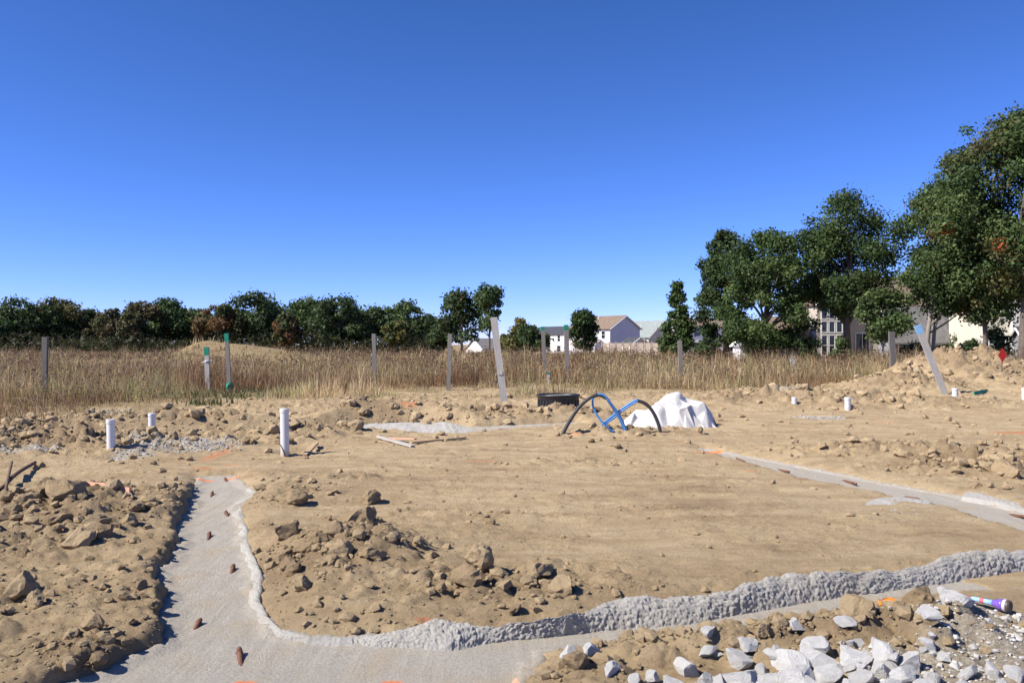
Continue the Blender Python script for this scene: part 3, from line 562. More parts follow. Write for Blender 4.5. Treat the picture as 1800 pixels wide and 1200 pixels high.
# ------------------------------------------------------------------ clods and stones
ICO = bmesh.new(); bmesh.ops.create_icosphere(ICO, subdivisions=1, radius=1); ICOV = np.array([v.co for v in ICO.verts]); ICOF = np.array([[v.index for v in f.verts] for f in ICO.faces]); ICO.free()
I0 = bmesh.new(); bmesh.ops.create_icosphere(I0, subdivisions=1, radius=1); I0.free()
tb = bmesh.new(); bmesh.ops.create_icosphere(tb, subdivisions=3, radius=1); SPV = np.array([v.co for v in tb.verts]); SPF = np.array([[v.index for v in f.verts] for f in tb.faces]); tb.free()
t_ = (1+5**.5)/2; B12 = np.array([(-1, t_, 0), (1, t_, 0), (-1, -t_, 0), (1, -t_, 0), (0, -1, t_), (0, 1, t_), (0, -1, -t_), (0, 1, -t_), (t_, 0, -1), (t_, 0, 1), (-t_, 0, -1), (-t_, 0, 1)])/1.9
F20 = np.array([(0, 11, 5), (0, 5, 1), (0, 1, 7), (0, 7, 10), (0, 10, 11), (1, 5, 9), (5, 11, 4), (11, 10, 2), (10, 7, 6), (7, 1, 8), (3, 9, 4), (3, 4, 2), (3, 2, 6), (3, 6, 8), (3, 8, 9), (4, 9, 5), (2, 4, 11), (6, 2, 10), (8, 6, 7), (9, 8, 1)])
def clod_mesh(seed):                         # a broken lump: sphere cut by random planes, then roughened
    rg = np.random.RandomState(seed); v = SPV.copy()
    for k in range(11):
        n = rg.normal(size=3); n /= np.linalg.norm(n); c = rg.uniform(.48, .85); d = v@n-c; v = v-np.outer(np.maximum(d, 0), n)
    r = 1+.13*fbm(v[:, 0]*2.2+v[:, 2]*1.3+seed, v[:, 1]*2.2-v[:, 2]*1.1, seed, 4)+.16*lumps(v[:, 0]+v[:, 2]*.6+9, v[:, 1]+v[:, 2]*.5+5, .42, seed)+.07*lumps(v[:, 0]-v[:, 2]*.6+9, v[:, 1]+v[:, 2]*.7+5, .2, seed+1)-.05
    v = v*r[:, None]; o = npmesh('clod', v, SPF, M['clod'], None, False); me = o.data; bpy.data.objects.remove(o); return me
def stone_mesh(seed):                        # quarried limestone: a lump broken along flat faces with worn edges
    rg = np.random.RandomState(seed); v = SPV*np.array([1.1, .95, .9])
    for k in range(11):
        n = rg.normal(size=3); n /= np.linalg.norm(n); c = rg.uniform(.40, .74); d = v@n-c; v = v-np.outer(np.maximum(d, 0), n)
    r = 1+.06*fbm(v[:, 0]*2.5+v[:, 2]*1.3+seed, v[:, 1]*2.5-v[:, 2]*1.1, seed, 4); v = v*r[:, None]*1.3
    o = npmesh('stone', v, SPF, M['limestone'], None, False); me = o.data; bpy.data.objects.remove(o); return me
CLODS = [clod_mesh(200+i) for i in range(12)]; STONES = [stone_mesh(300+i) for i in range(14)]
rng = np.random.RandomState(11)
def lump(kind, px, py, rpx, label, cat, group=None, flat=.75, sink=.25, z=0.0, sq=1.0):
    x, y = G(px, py+rpx*.5, z); r = rpx/F*y*(1.06 if kind == 'white_stone' else 1.1); me = (CLODS if kind == 'clay_clod' else STONES)[rng.randint(12)]
    o = bpy.data.objects.new(kind, me); COL.objects.link(o); o.scale = (r*rng.uniform(.95, 1.15)*sq, r*rng.uniform(.8, 1.05), r*flat*rng.uniform(.9, 1.1))
    o.rotation_euler = (rng.uniform(-.3, .3), rng.uniform(-.3, .3), rng.uniform(0, 6.3)); zz = max(gz(x, y), ZF)
    o.location = (x, y, zz+r*flat*(.85-sink*1.6)); return tag(o, label, cat, group)
BIG = [(40, 1040, 30, 'flat clay block lying alone at the left edge above the footing corner'), (65, 1062, 20, 'smaller clay lump against the flat block at left'), (500, 945, 22, 'pointed clay clod at the left flank of the centre heap'), (513, 1000, 24, 'large dark-sided clod at the lower left of the centre heap'), (640, 935, 30, 'biggest rough clod crowning the centre clay heap'), (822, 1030, 24, 'angular clay block with a dark split face, left of the boulder pair'), (988, 1033, 27, 'tilted slab-like clay block behind the concrete berm'), (840, 1000, 28, 'wide low clay slab above the angular block'), (905, 1070, 13, 'small two-tone clod just behind the concrete berm'), (945, 1012, 22, 'squarish pale clod left of the tilted slab'), (1622, 1078, 34, 'big upright clay block beside the white stones'), (1012, 1172, 24, 'brown clod between white stones near the bottom centre'), (1500, 1100, 30, 'crusty clay mass below the orange tag'), (325, 762, 16, 'tilted brown clay block behind the gravel strip'), (625, 757, 14, 'orange-daubed clay block beside the far footing'), (120, 893, 34, 'largest clod topping the left clay heap'), (140, 950, 30, 'broad clod low on the left clay heap'), (104, 890, 13, 'rounded stone-like lump in the left clay heap'), (860, 918, 9, 'round dark clod alone on the graded soil'), (1765, 828, 22, 'jagged dark clod at the right edge in the middle distance'), (410, 742, 11, 'pale clay block in the far left soil ridge'), (1090, 700, 1, '')]
for px, py, r, lab in BIG:
    if lab: lump('clay_clod', px, py, r, lab, 'clod', flat=.8, sq=1.2)
def cluster(n, px, py, sx_, sy_, r0, r1, label, group):
    k = 0
    while k < n:
        a, b = px+rng.normal()*sx_, py+rng.normal()*sy_
        if b > 1195 or a < -60 or a > 1860: continue
        x, y = G(a, b)
        if min(float(sdf(np.array([x]), np.array([y]), p)[0]) for p in FOOTS) < .05: continue
        lump('clay_clod', a, b, r0+(r1-r0)*rng.rand()**2, label, 'clod', group, rng.uniform(.6, .85), .25); k += 1
cluster(30, 590, 975, 55, 36, 9, 24, 'lump of dry clay in the heap right of the left footing leg', 'clods of the centre heap')
cluster(24, 110, 925, 60, 32, 8, 24, 'lump of dry clay in the heap left of the footing leg', 'clods of the left heap')
cluster(10, 250, 1000, 40, 70, 7, 16, 'crumbling clod along the left edge of the footing leg', 'clods beside the footing leg')
cluster(10, 190, 1140, 60, 22, 8, 20, 'dark clod at the lower left footing edge', 'clods at lower left')
cluster(22, 700, 728, 50, 12, 5, 13, 'clod in the soil heap beyond the far footing', 'clods of the far heap')
cluster(18, 480, 765, 60, 16, 5, 12, 'clod in the dug soil around the tallest pipe', 'clods round the tall pipe')
cluster(24, 130, 775, 110, 18, 5, 12, 'clod in the dug soil at far left', 'clods at far left')
cluster(12, 1085, 765, 45, 8, 4, 9, 'small clod in the soil below the hoses', 'clods below the hoses')
cluster(20, 1700, 815, 80, 20, 5, 14, 'clod in the rough patch at right middle', 'clods at right middle')
cluster(18, 1420, 715, 120, 14, 4, 9, 'clod in the soil bank before the right-hand grass', 'clods of the right bank')
cluster(36, 1690, 686, 80, 6, 3.5, 9, 'clod on the tall dirt mound', 'clods on the mound')
cluster(18, 1400, 1118, 140, 16, 8, 20, 'crusty clay lump between the footing and the white stones', 'clods by the white stones')
cluster(10, 870, 1045, 110, 28, 5, 12, 'small clod scattered behind the concrete berm', 'clods behind the berm')
cluster(8, 900, 735, 90, 12, 4, 9, 'small clod between the leaning board and the riser', 'clods by the leaning board')
WHITE = [(1672, 1100, 24, 'largest white stone, alone beside the gravel at lower right'), (1246, 1139, 13, 'pale greenish stone standing alone left of the white stone row'), (1002, 1153, 17, 'white stone on the clay nearest the centre of the bottom edge'), (1038, 1156, 15, 'flat white stone right of the brown clod'), (1395, 1122, 17, 'thin grey-white stone wedged in the clay'), (1485, 1130, 13, 'small rounded white stone above the stone row'), (1625, 1133, 18, 'rounded white stone under the upright clay block'), (1207, 1170, 23, 'grey-faced stone at the left end of the stone row')]
for px, py, r, lab in WHITE: lump('white_stone', px, py, r, lab, 'stone', None, .75, .2)
for px, py, r in [(1293, 1158, 22), (1312, 1150, 15), (1303, 1190, 27), (1355, 1158, 15), (1388, 1165, 28), (1427, 1152, 22), (1446, 1166, 25), (1497, 1168, 25), (1545, 1160, 23), (1548, 1184, 20), (1632, 1157, 17), (1600, 1174, 22), (1590, 1192, 26), (1452, 1190, 22), (1515, 1192, 18), (1402, 1190, 28), (1350, 1186, 23), (1075, 1190, 15), (1112, 1197, 12), (1145, 1192, 14), (1178, 1197, 15), (1265, 1195, 15), (1660, 1172, 14), (1702, 1190, 15), (1742, 1184, 19), (1782, 1190, 18), (1640, 1195, 16), (1478, 1178, 16), (1570, 1172, 16), (1330, 1198, 15), (1240, 1194, 14), (1420, 1204, 20), (1500, 1210, 20), (1560, 1212, 20), (1360, 1212, 20), (1290, 1214, 18), (1220, 1212, 16), (1620, 1212, 18), (1690, 1212, 17), (1760, 1212, 17)]+[(1230+rng.rand()*420, 1148+rng.rand()*50, 6+rng.rand()*8) for _ in range(26)]:
    lump('white_stone', px, py, r, 'white limestone piece in the row along the bottom right', 'stone', 'white stones in a row at lower right', rng.uniform(.65, .9), .18)
def scatter(name, pts, sizes, mat, kind, seed, flat=.7, label=None):
    """many small angular pieces in one mesh"""
    rg = np.random.RandomState(seed); n = len(pts); jit = 1+.32*rg.normal(size=(n, 12, 1)).clip(-1.6, 1.6)*.6
    v = B12[None]*jit; a = rg.uniform(0, 6.28, n); c, s = np.cos(a)[:, None], np.sin(a)[:, None]
    st = rg.uniform(.7, 1.4, (n, 1)); vx = v[:, :, 0]*st; vy = v[:, :, 1]; vz = v[:, :, 2]*flat
    v = np.stack([vx*c-vy*s, vx*s+vy*c, vz], 2)*sizes[:, None, None]+pts[:, None, :]
    f = (F20[None]+(np.arange(n)*12)[:, None, None]).reshape(-1, 3); o = npmesh(name, v.reshape(-1, 3), f, mat); o['kind'] = kind
    if label: o['label'] = label
    return o
def sample(n, seed, weight, dmin=3.2, dmax=36):
    rg = np.random.RandomState(seed); y = dmin*(dmax/dmin)**rg.rand(n); x = (rg.rand(n)*2-1)*(.63*y+1); k = rg.rand(n) < weight(x, y); return x[k], y[k], rg
def off_foot(x, y): return np.minimum.reduce([sdf(x, y, p)+ragged(x, y, 60+i) for i, p in enumerate(FOOTS)]) > .015
x, y, rg = sample(180000, 5, lambda x, y: rough_at(x, y)**1.4*.46+.02); k = off_foot(x, y); x, y = x[k], y[k]
sz = np.clip(.0058*(1+rg.pareto(1.7, len(x))), .006, .06)*np.clip(y/7, .8, 2.0)*np.clip(.45+.75*rough_at(x, y), .45, 1.1); z = ground_z(x, y)
open('/tmp/counts', 'w').write('crumbs %d' % len(x)) if False else None; scatter('soil_crumbs', np.c_[x, y, z+sz*.25], sz, M['clod'], 'stuff', 6, label='loose crumbs of dry clay scattered over the soil')
def wgrav(x, y):
    w = np.zeros_like(x)
    for px, py, rx, ry in GRAVEL: w = np.maximum(w, sstep(.2, .8, gauss(x, y, px, py, rx, ry)))
    return w
x, y, rg = sample(110000, 8, wgrav, 3.4, 24); k = off_foot(x, y); x, y = x[k], y[k]; k = (y > 7) | (rg.rand(len(x)) < .55); x, y = x[k], y[k]; sz = np.where(y < 7, np.clip(.0048*(1+rg.pareto(2.0, len(x))), .0045, .024), rg.uniform(.010, .024, len(x))); z = ground_z(x, y)
scatter('gravel', np.c_[x, y, z+sz*.3], sz, M['gravel'], 'stuff', 9, label='pale crushed gravel around the pipes and at lower right')

# ------------------------------------------------------------------ dry grass and weeds
def blades(name, x, y, h, w, lean, cols, seed, label):
    rg = np.random.RandomState(seed); n = len(x); z = land(x, y)-.02; a = rg.uniform(0, 6.28, n); la = rg.uniform(0, 6.28, n)
    dx, dy = np.cos(a)*w/2, np.sin(a)*w/2; lx, ly = np.cos(la)*lean*h, np.sin(la)*lean*h
    v = np.stack([np.c_[x-dx, y-dy, z], np.c_[x+dx, y+dy, z], np.c_[x+lx*.35-dx*.7, y+ly*.35-dy*.7, z+h*.6], np.c_[x+lx*.35+dx*.7, y+ly*.35+dy*.7, z+h*.6], np.c_[x+lx, y+ly, z+h*np.sqrt(np.clip(1-.5*lean**2, .3, 1))]], 1)
    i = np.arange(n)[:, None]*5; f = np.concatenate([i+[0, 1, 3], i+[0, 3, 2], i+[2, 3, 4]], 0)
    o = npmesh(name, v.reshape(-1, 3), f, M['grassblade'], None, False, None, np.repeat(cols, 5, 0)); o['kind'] = 'stuff'; o['label'] = label; return o
def pick(rg, n, pal, wts, jit=.18):
    c = np.array(pal)[rg.choice(len(pal), n, p=np.array(wts)/sum(wts))]; return np.clip(c*(1+jit*rg.normal(size=(n, 1))), .01, .8)
GP = [(.46, .36, .195), (.40, .30, .16), (.30, .215, .125), (.18, .125, .08), (.19, .18, .085), (.51, .42, .265)]
def bare(x, y):
    m = np.zeros_like(x)
    for px, py, rx, ry, h in MOUND: m = np.maximum(m, gauss(x, y, px, py, rx*1.1, ry*1.1))
    return m
XS, YS, HS, WS, CS = [], [], [], [], []
for d0, d1, n, w, hs in [(15, 24, 42000, .010, .74), (24, 36, 80000, .0135, .86), (36, 60, 52000, .026, .9), (60, 100, 28000, .045, .95), (100, 190, 16000, .10, 1.0)]:
    rg = np.random.RandomState(int(d0)); q = n//16; y = np.repeat(d0+(d1-d0)*rg.rand(q), 16); x = np.repeat((rg.rand(q)*2-1), 16)*(.66*y+2); n = len(x); sp = .10+.10*(y/40); ox, oy = rg.normal(size=n)*sp, rg.normal(size=n)*sp; x = x+ox; y = y+oy; tuft = np.repeat(np.clip(rg.normal(.9, .32, q), .3, 1.6), 16); tcol = np.repeat(rg.normal(0, .22, q), 16); off = y-edge_d(x, y)
    pz = fbm(x*.22, y*.22, 90, 4); k = (rg.rand(n) < .10+.90*sstep(-1.0, 4.5, off+5*pz)) & (off+5.5*pz > -3.2) & (bare(x, y) < .28); x, y, off, pz, tuft, tcol = x[k], y[k], off[k], pz[k], tuft[k], tcol[k]; n = len(x)
    h = .80*hs*tuft*rg.uniform(.45, 1.1, n)*(.16+.84*sstep(-1.5, 7, off+4*pz))*(1+.75*pz); h = np.where((np.abs(y-66) < 14) & (x < -9) & (x > -45), h*.5, h)
    c = pick(rg, n, GP, [4, 4, 3, 1.6, .8, 1.4]); patch = 1.5*fbm(x*.13, y*.22, 95, 4)
    c = c*np.clip(1+.45*patch+tcol, .45, 1.6)[:, None]; rd = (patch < -.25)[:, None]; c = np.where(rd, c*np.array([.95, .76, .72]), c); gn = (fbm(x*.2, y*.3, 97, 3) > .3)[:, None]; c = np.where(gn & (rg.rand(n, 1) < .6), c*np.array([.75, .92, .72]), c)
    XS.append(x); YS.append(y); HS.append(h); WS.append(np.full(n, w)*rg.uniform(.6, 1.4, n)); CS.append(c)
x, y, h, w, c = (np.concatenate(q) for q in (XS, YS, HS, WS, CS)); rg = np.random.RandomState(3)
blades('dry_grass', x, y, h, w, np.where(rg.rand(len(x)) < .3, np.abs(rg.normal(0, .9, len(x))), np.abs(rg.normal(0, .42, len(x)))).clip(0, 1.25), c, 4, 'tall dry straw-coloured grass filling the field')
# tall dark weed stems with seed heads
XS, YS, HS, WS, LS, CS = [], [], [], [], [], []
rg = np.random.RandomState(21)
V, Fa, Cc = [], [], []
for d0, d1, n, w in [(19, 34, 4200, .011), (34, 60, 5200, .017), (60, 110, 5200, .028)]:
    y = d0+(d1-d0)*rg.rand(n); x = (rg.rand(n)*2-1)*(.66*y+2); off = y-edge_d(x, y); k = (off > 1.0) & ~((np.abs(y-66) < 12) & (x < -9) & (x > -30)) & (bare(x, y) < .25) & (rg.rand(n) < .35+.8*np.clip(fbm(x*.3, y*.3, 77, 2)+.3, 0, 1)); x, y = x[k], y[k]; n = len(x)
    h = rg.uniform(.6, 1.2, n)*(1+.6*fbm(x*.22, y*.22, 90, 4))*(.35+.65*sstep(0, 7, off[k])); h = np.where((np.abs(y-66) < 12) & (x < -9) & (x > -40), h*.5, h); lean = rg.normal(0, .1, (n, 2)); XS.append(x); YS.append(y); HS.append(h); WS.append(np.full(n, w)); LS.append(lean)
x, y, h, w = (np.concatenate(q) for q in (XS, YS, HS, WS)); lean = np.concatenate(LS); n = len(x); z = land(x, y)
tip = np.c_[x+lean[:, 0]*h, y+lean[:, 1]*h, z+h]; a = rg.uniform(0, 3.14, n); dx, dy = np.cos(a)*w/2, np.sin(a)*w/2
vs_ = [np.stack([np.c_[x-dx, y-dy, z], np.c_[x+dx, y+dy, z], tip], 1).reshape(-1, 3)]; cs_ = [np.repeat(pick(rg, n, [(.11, .07, .045), (.2, .13, .08)], [2, 1]), 3, 0)]; cnt = 3*n; fs_ = [np.arange(cnt).reshape(-1, 3)]
for q in range(9):                           # side sprigs and seed heads
    t = rg.uniform(.55, 1.02, n)[:, None]; b = np.c_[x, y, z]*(1-t)+tip*t; d = rg.normal(size=(n, 3))*[.09, .09, .07]; e_ = rg.normal(size=(n, 3))*.5*w[:, None]*3.0
    tri = np.stack([b+d-e_, b+d+e_, b+d*1.1+rg.normal(size=(n, 3))*w[:, None]*1.8], 1); fs_.append(np.arange(3*n).reshape(-1, 3)+cnt); cnt += 3*n
    vs_.append(tri.reshape(-1, 3)); cs_.append(np.repeat(pick(rg, n, [(.10, .062, .04), (.16, .10, .06), (.24, .17, .10)], [3, 2, 1]), 3, 0))
o = npmesh('weed_stems', np.concatenate(vs_), np.concatenate(fs_), M['grassblade'], None, False, None, np.concatenate(cs_)); o['kind'] = 'stuff'; o['label'] = 'dark dead weed stems with seed heads standing in the grass'
# low green weeds
XS, YS = [], []
for px, py, rx, ry, n in [(160, 694, 1.3, .7, 500), (400, 698, 1.6, .8, 300), (370, 712, .5, .4, 110), (450, 690, 1.2, .9, 200), (250, 690, 1.8, .7, 200)]:
    cx, cy = G(px, py); XS.append(cx+rg.normal(size=n)*rx*.6); YS.append(cy+rg.normal(size=n)*ry*.6)
x, y = np.concatenate(XS), np.concatenate(YS); blades('green_weeds', x, y, rg.uniform(.08, .32, len(x)), rg.uniform(.02, .05, len(x)), rg.uniform(.2, 1, len(x)), pick(rg, len(x), [(.07, .095, .035), (.11, .13, .05), (.17, .15, .07)], [2, 2, 2]), 31, 'low green weeds at the front edge of the dry grass')
# trampled straw lying at the field's edge
rg = np.random.RandomState(66); n = 9000; y = rg.uniform(14, 30, n); x = (rg.rand(n)*2-1)*(.66*y+1); off = y-edge_d(x, y)+1.5*fbm(x*.6, y*.6, 90, 2); k = (off > -2.2) & (off < 1.8) & (bare(x, y) < .3); x, y = x[k], y[k]
zz = soil_z(x, y); a = rg.uniform(0, 6.28, len(x)); L = rg.uniform(.1, .4, len(x)); q = .006
v = np.stack([np.c_[x-np.sin(a)*q, y+np.cos(a)*q, zz+.01], np.c_[x+np.sin(a)*q, y-np.cos(a)*q, zz+.01], np.c_[x+np.cos(a)*L, y+np.sin(a)*L, zz+rg.uniform(.02, .10, len(x))]], 1)
o = npmesh('straw_litter', v.reshape(-1, 3), np.arange(3*len(x)).reshape(-1, 3), M['grassblade'], None, False, None, np.repeat(pick(rg, len(x), GP, [4, 3, 2, 1, .3, 3]), 3, 0)); o['kind'] = 'stuff'; o['label'] = 'flattened straw lying along the front of the grass'
# dead brush at far left
e = empty('dead_brush', (*G(70, 745), 0), 0, 'tangle of bare brown stalks leaning over at the far left grass edge', 'brush'); base = e.location.copy(); parts = []
rg = random.Random(5)
for k in range(46):
    x, y = G(rg.uniform(-60, 150), rg.uniform(728, 752)); L = rg.uniform(.6, 1.5); an = rg.gauss(2.5, .7); c0 = Vector((x, y, gz(x, y)-.03))-base; el = rg.uniform(.25, 1.1)
    d = Vector((math.cos(an)*math.cos(el), math.sin(an)*.5*math.cos(el), math.sin(el))); mid = c0+d*L*.5+Vector((0, 0, .10*L)); tipv = c0+d*L+Vector((0, 0, -.05*L))
    parts.append(tube(spline([c0, mid, tipv], 4), [.009-.0007*i for i in range(9)], 5))
mesh('stalks', *join(parts), M['stalk'], e, True)

# ------------------------------------------------------------------ trees
GREEN = [(.056, .094, .029), (.070, .112, .034), (.090, .130, .040)]; DARK = [(.040, .068, .024), (.052, .082, .029), (.066, .096, .034)]
OLIVE = [(.115, .112, .038), (.13, .115, .042), (.085, .09, .032)]; BROWN = [(.125, .10, .048), (.10, .09, .042), (.08, .085, .034)]
RUST = [(.16, .09, .036), (.125, .09, .036), (.095, .09, .034), (.07, .085, .03)]; YELLOW = [(.20, .17, .045), (.13, .13, .04), (.08, .10, .03)]; LIGHT = [(.075, .115, .035), (.095, .13, .04), (.06, .09, .03)]
def tree(name, label, x, y, H, wid, c0, seed, n, ls, pal, K=16, tr=.25, shape='round', acc=None, accn=0, z0=None, group=None, pale=False, depth=None, sparse=0., trunks=None, cat='tree'):
    rg = np.random.RandomState(seed); z0 = float(land(np.array([x]), np.array([y]))[0]) if z0 is None else z0
    e = empty(name, (x, y, z0), 0, label, cat, group); hh = (H-c0)/2; dep = depth or wid
    # lobes of the crown
    L = []
    while len(L) < K:
        t = rg.uniform(-1, 1); prof = {'round': math.sqrt(max(0, 1-t*t*.96))*(1-.10*t), 'oval': (1-abs(t)**2.4)**.6, 'cone': max(.08, (1-t)/2)**.75*1.05, 'flame': math.sqrt(max(0, 1-t*t))*(1-.28*t)*1.08}[shape]
        a = rg.uniform(0, 6.283); rad = prof*math.sqrt(rg.uniform(.2, 1.12))*(1+.22*math.sin(a*3+seed)*math.sin(t*4+seed*2))
        lr = min(wid, hh)*rg.uniform(.15, .50)*(1.25 if K < 18 else (20/K)**.36*1.15)
        if shape == 'cone': lr *= .62+.6*prof
        cx, cy, cz = math.cos(a)*rad*max(.1, wid-lr*.75), math.sin(a)*rad*max(.1, dep-lr*.75), c0+hh+t*(hh-lr*.7); L.append((cx, cy, cz, lr, rg.randint(len(pal)), rg.uniform(.8, 1.2), rg.rand()))
    L = np.array(L); wts = L[:, 3]**2*(1-sparse*L[:, 6]); li = rg.choice(K, n, p=wts/wts.sum()); d = rg.normal(size=(n, 3)); d /= np.linalg.norm(d, axis=1)[:, None]
    rr_ = L[li, 3]*(.45+.62*rg.rand(n)**.6)*(1+.22*rg.normal(size=n)); c = L[li, :3]+d*rr_[:, None]*[1.05, 1.05, .82]; c[:, 2] = np.maximum(c[:, 2], c0*.6)
    nrm = d*.7+rg.normal(size=(n, 3))*.65+[0, 0, .35]; nrm /= np.linalg.norm(nrm, axis=1)[:, None]; u = np.cross(nrm, rg.normal(size=(n, 3))); u /= np.linalg.norm(u, axis=1)[:, None]+1e-9; w = np.cross(nrm, u)
    s = (ls*rg.uniform(.55, 1.35, n))[:, None]; v = np.stack([c-u*s*.62, c-w*s*.42+nrm*s*.08, c+u*s*.62, c+w*s*.42-nrm*s*.05], 1).reshape(-1, 3)
    col = np.array(pal)[L[li, 4].astype(int)]*(L[li, 5][:, None])*(1+.2*rg.normal(size=(n, 1))).clip(.55, 1.6)
    if acc is not None:
        for q in range(accn):
            l = L[rg.randint(K)]; p0 = l[:3]+rg.normal(size=3)*l[3]*.6; m = (np.linalg.norm(c-p0, axis=1) < l[3]*rg.uniform(.25, .55)) & (rg.rand(n) < .75); col[m] = np.array(acc)*(1+.25*rg.normal(size=(m.sum(), 1)))
    col = np.clip(col, .006, .6); npmesh('crown', v, np.arange(4*n).reshape(-1, 4), M['leaf'], e, False, None, np.repeat(col, 4, 0))
    # trunk and limbs
    parts = []; top = c0+(H-c0)*.72
    for tx, ty, sc in (trunks or [(0, 0, 1)]):
        pts = [Vector((tx+.12*math.sin(k*1.3+seed)*k*.25, ty+.1*math.cos(k*1.7+seed)*k*.25, -.3+k*(top+.3)/7)) for k in range(8)]; pts = [p-Vector((tx, ty, 0))*(.6*k/7) for k, p in enumerate(pts)]
        parts.append(tube(pts, [tr*sc*(1.25 if k == 0 else 1)*(1-.11*k) for k in range(8)], 9))
        for l in L[:: max(1, K//14)]:
            zf = min(.9*top, max(c0*.55, l[2]*rg.uniform(.45, .75))); k = min(6, int((zf+.3)/(top+.3)*7)); b = pts[k].lerp(pts[k+1], ((zf+.3)/(top+.3)*7)-k); t_ = Vector(l[:3]); r0 = tr*sc*(1-.11*k)*.5
            parts.append(tube(spline([b, b.lerp(t_, .5)+Vector((rg.normal()*.15, rg.normal()*.15, .12*(t_-b).length*rg.uniform(-.6, 1))), t_], 3), [r0*(1-.12*i) for i in range(7)], 6))
    mesh('trunk', *join(parts), M['bark_pale' if pale else 'bark'], e, True); return e
def T(px, top, hwpx, d, c0, label, seed, n, ls, pal, **k):
    x = (px-900)/F*d; H = EYE+(HY-top)/F*d-(k.get('z0') if k.get('z0') is not None else float(land(np.array([x]), np.array([float(d)]))[0])); return tree(k.pop('name', 'deciduous_tree'), label, x, d, H, hwpx/F*d, c0, seed, n, ls, pal, **k)
woodgrp = 'trees of the wood along the left horizon'
LEFT = [(-95, 530, 55, DARK, 'dark green tree at the outer left end of the wood'), (-20, 532, 50, GREEN, 'green tree at the left picture edge of the wood'), (42, 521, 52, DARK, 'tall dark green tree near the left picture edge'), (98, 529, 46, OLIVE, 'olive-brown tree second from the left in the wood'), (150, 537, 40, DARK, 'dark low tree between the olive and the bare-trunked trees'), (205, 541, 40, BROWN, 'thin brownish tree with pale trunks showing'), (248, 534, 40, BROWN, 'brown-green tree left of the tallest crown in the wood'), (297, 517, 46, GREEN, 'tallest green crown in the left half of the wood'), (342, 541, 36, OLIVE, 'olive tree behind the grassy hill'), (386, 536, 36, RUST, 'orange-brown autumn tree right of the hill top'), (448, 518, 46, DARK, 'high dark crown right of the orange tree'), (502, 546, 22, RUST, 'narrow red-leaved tree in front of the wood'), (541, 522, 44, GREEN, 'green tree right of the red-leaved tree'), (597, 521, 40, DARK, 'dark tree at the right end of the main wood'), (655, 531, 42, DARK, 'dark round tree left of the thin grey stake top'), (714, 527, 44, GREEN, 'green rounded tree right of the thin grey stake'), (698, 568, 22, YELLOW, 'small yellow-green tree in front of the wood'), (746, 560, 32, DARK, 'low dark tree at the right end of the tree line')]
for i, (px, top, hwp, pal, lab) in enumerate(LEFT):
    T(px, top+(i*29 % 17)-8, hwp*(1.28 if hwp > 25 else 1.15), 235+(i*37 % 30)-(28 if hwp < 25 else 0), 2.2, lab, 400+i, 5200, .7, pal, K=44, tr=.24, shape=('oval', 'round', 'flame')[i % 3], group=woodgrp, pale=pal is BROWN, acc=(.16, .055, .02) if i in (5, 6, 8, 9, 2) else None, accn=2, sparse=.3 if pal is BROWN else 0)
BACK = [(-130, 545), (-50, 540), (10, 540), (70, 541), (125, 545), (180, 550), (228, 548), (272, 538), (320, 541), (364, 548), (415, 540), (480, 536), (565, 534), (625, 538), (685, 545), (735, 562)]
for i, (px, top) in enumerate(BACK): T(px, top, 46, 285+(i*23 % 25), 1.0, 'dark tree in the back row of the wood, %s from the left' % ['first', 'second', 'third', 'fourth', 'fifth', 'sixth', 'seventh', 'eighth', 'ninth', 'tenth', 'eleventh', 'twelfth', 'thirteenth', 'fourteenth', 'fifteenth', 'last'][i], 450+i, 1500, 1.25, DARK, K=16, tr=.25, shape='oval', group='back row trees of the wood')
rg = np.random.RandomState(71); n = 30000; y = rg.uniform(222, 270, n); x = (rg.uniform(-160, 770, n)-900)/F*y; z = land(x, y)+rg.rand(n)**1.3*(4.6+2.4*perlin(x*.12, y*.05, 3)); s = rg.uniform(.3, .9, n)
d1, d2 = rg.normal(size=(n, 3)), rg.normal(size=(n, 3)); c = np.c_[x, y, z]; v = np.stack([c-d1*s[:, None]*.5, c+d2*s[:, None]*.4, c+d1*s[:, None]*.5], 1)
o = npmesh('undergrowth', v.reshape(-1, 3), np.arange(3*n).reshape(-1, 3), M['leaf'], None, False, None, np.repeat(pick(rg, n, [(.03, .04, .016), (.05, .045, .022), (.07, .05, .025), (.04, .055, .02)], [3, 2, 1, 2]), 3, 0)); o['kind'] = 'stuff'; o['label'] = 'dark undergrowth along the foot of the wood'
T(812, 507, 42, 182, 1.5, 'dense dark green tree left of the tall gappy tree at centre', 500, 5200, .55, DARK, K=34, tr=.3, shape='oval', acc=(.10, .05, .02), accn=3)
T(860, 492, 32, 178, 5.0, 'tall gappy tree with visible trunk behind the leaning board', 501, 3200, .5, GREEN, K=22, tr=.28, shape='oval')
T(775, 560, 26, 200, .6, 'low dark bushy tree beside the dense centre tree', 502, 1800, .7, DARK, K=14, shape='oval')
T(912, 552, 28, 172, .4, 'yellowing small tree right of the leaning board', 503, 3000, .5, YELLOW, K=22, tr=.15, shape='cone')
T(938, 566, 28, 165, .3, 'dark green bush-like tree right of the yellowing tree', 504, 2600, .5, DARK, K=18, tr=.15)
T(955, 583, 14, 168, .3, 'low dull green bush left of the green-topped stakes', 505, 1000, .5, OLIVE, K=12, tr=.12)
T(890, 585, 18, 175, .2, 'low bush left of the yellowing tree', 506, 1200, .5, OLIVE, K=10, tr=.1)
T(1026, 543, 29, 120, .7, 'round dark green tree in front of the pale houses', 507, 5000, .34, [(.035, .065, .018), (.045, .075, .022)], K=36, tr=.16, shape='flame')
T(1192, 494, 35, 84, .2, 'cone-shaped green tree left of the big tree group', 508, 11000, .22, GREEN, K=90, tr=.16, shape='cone')
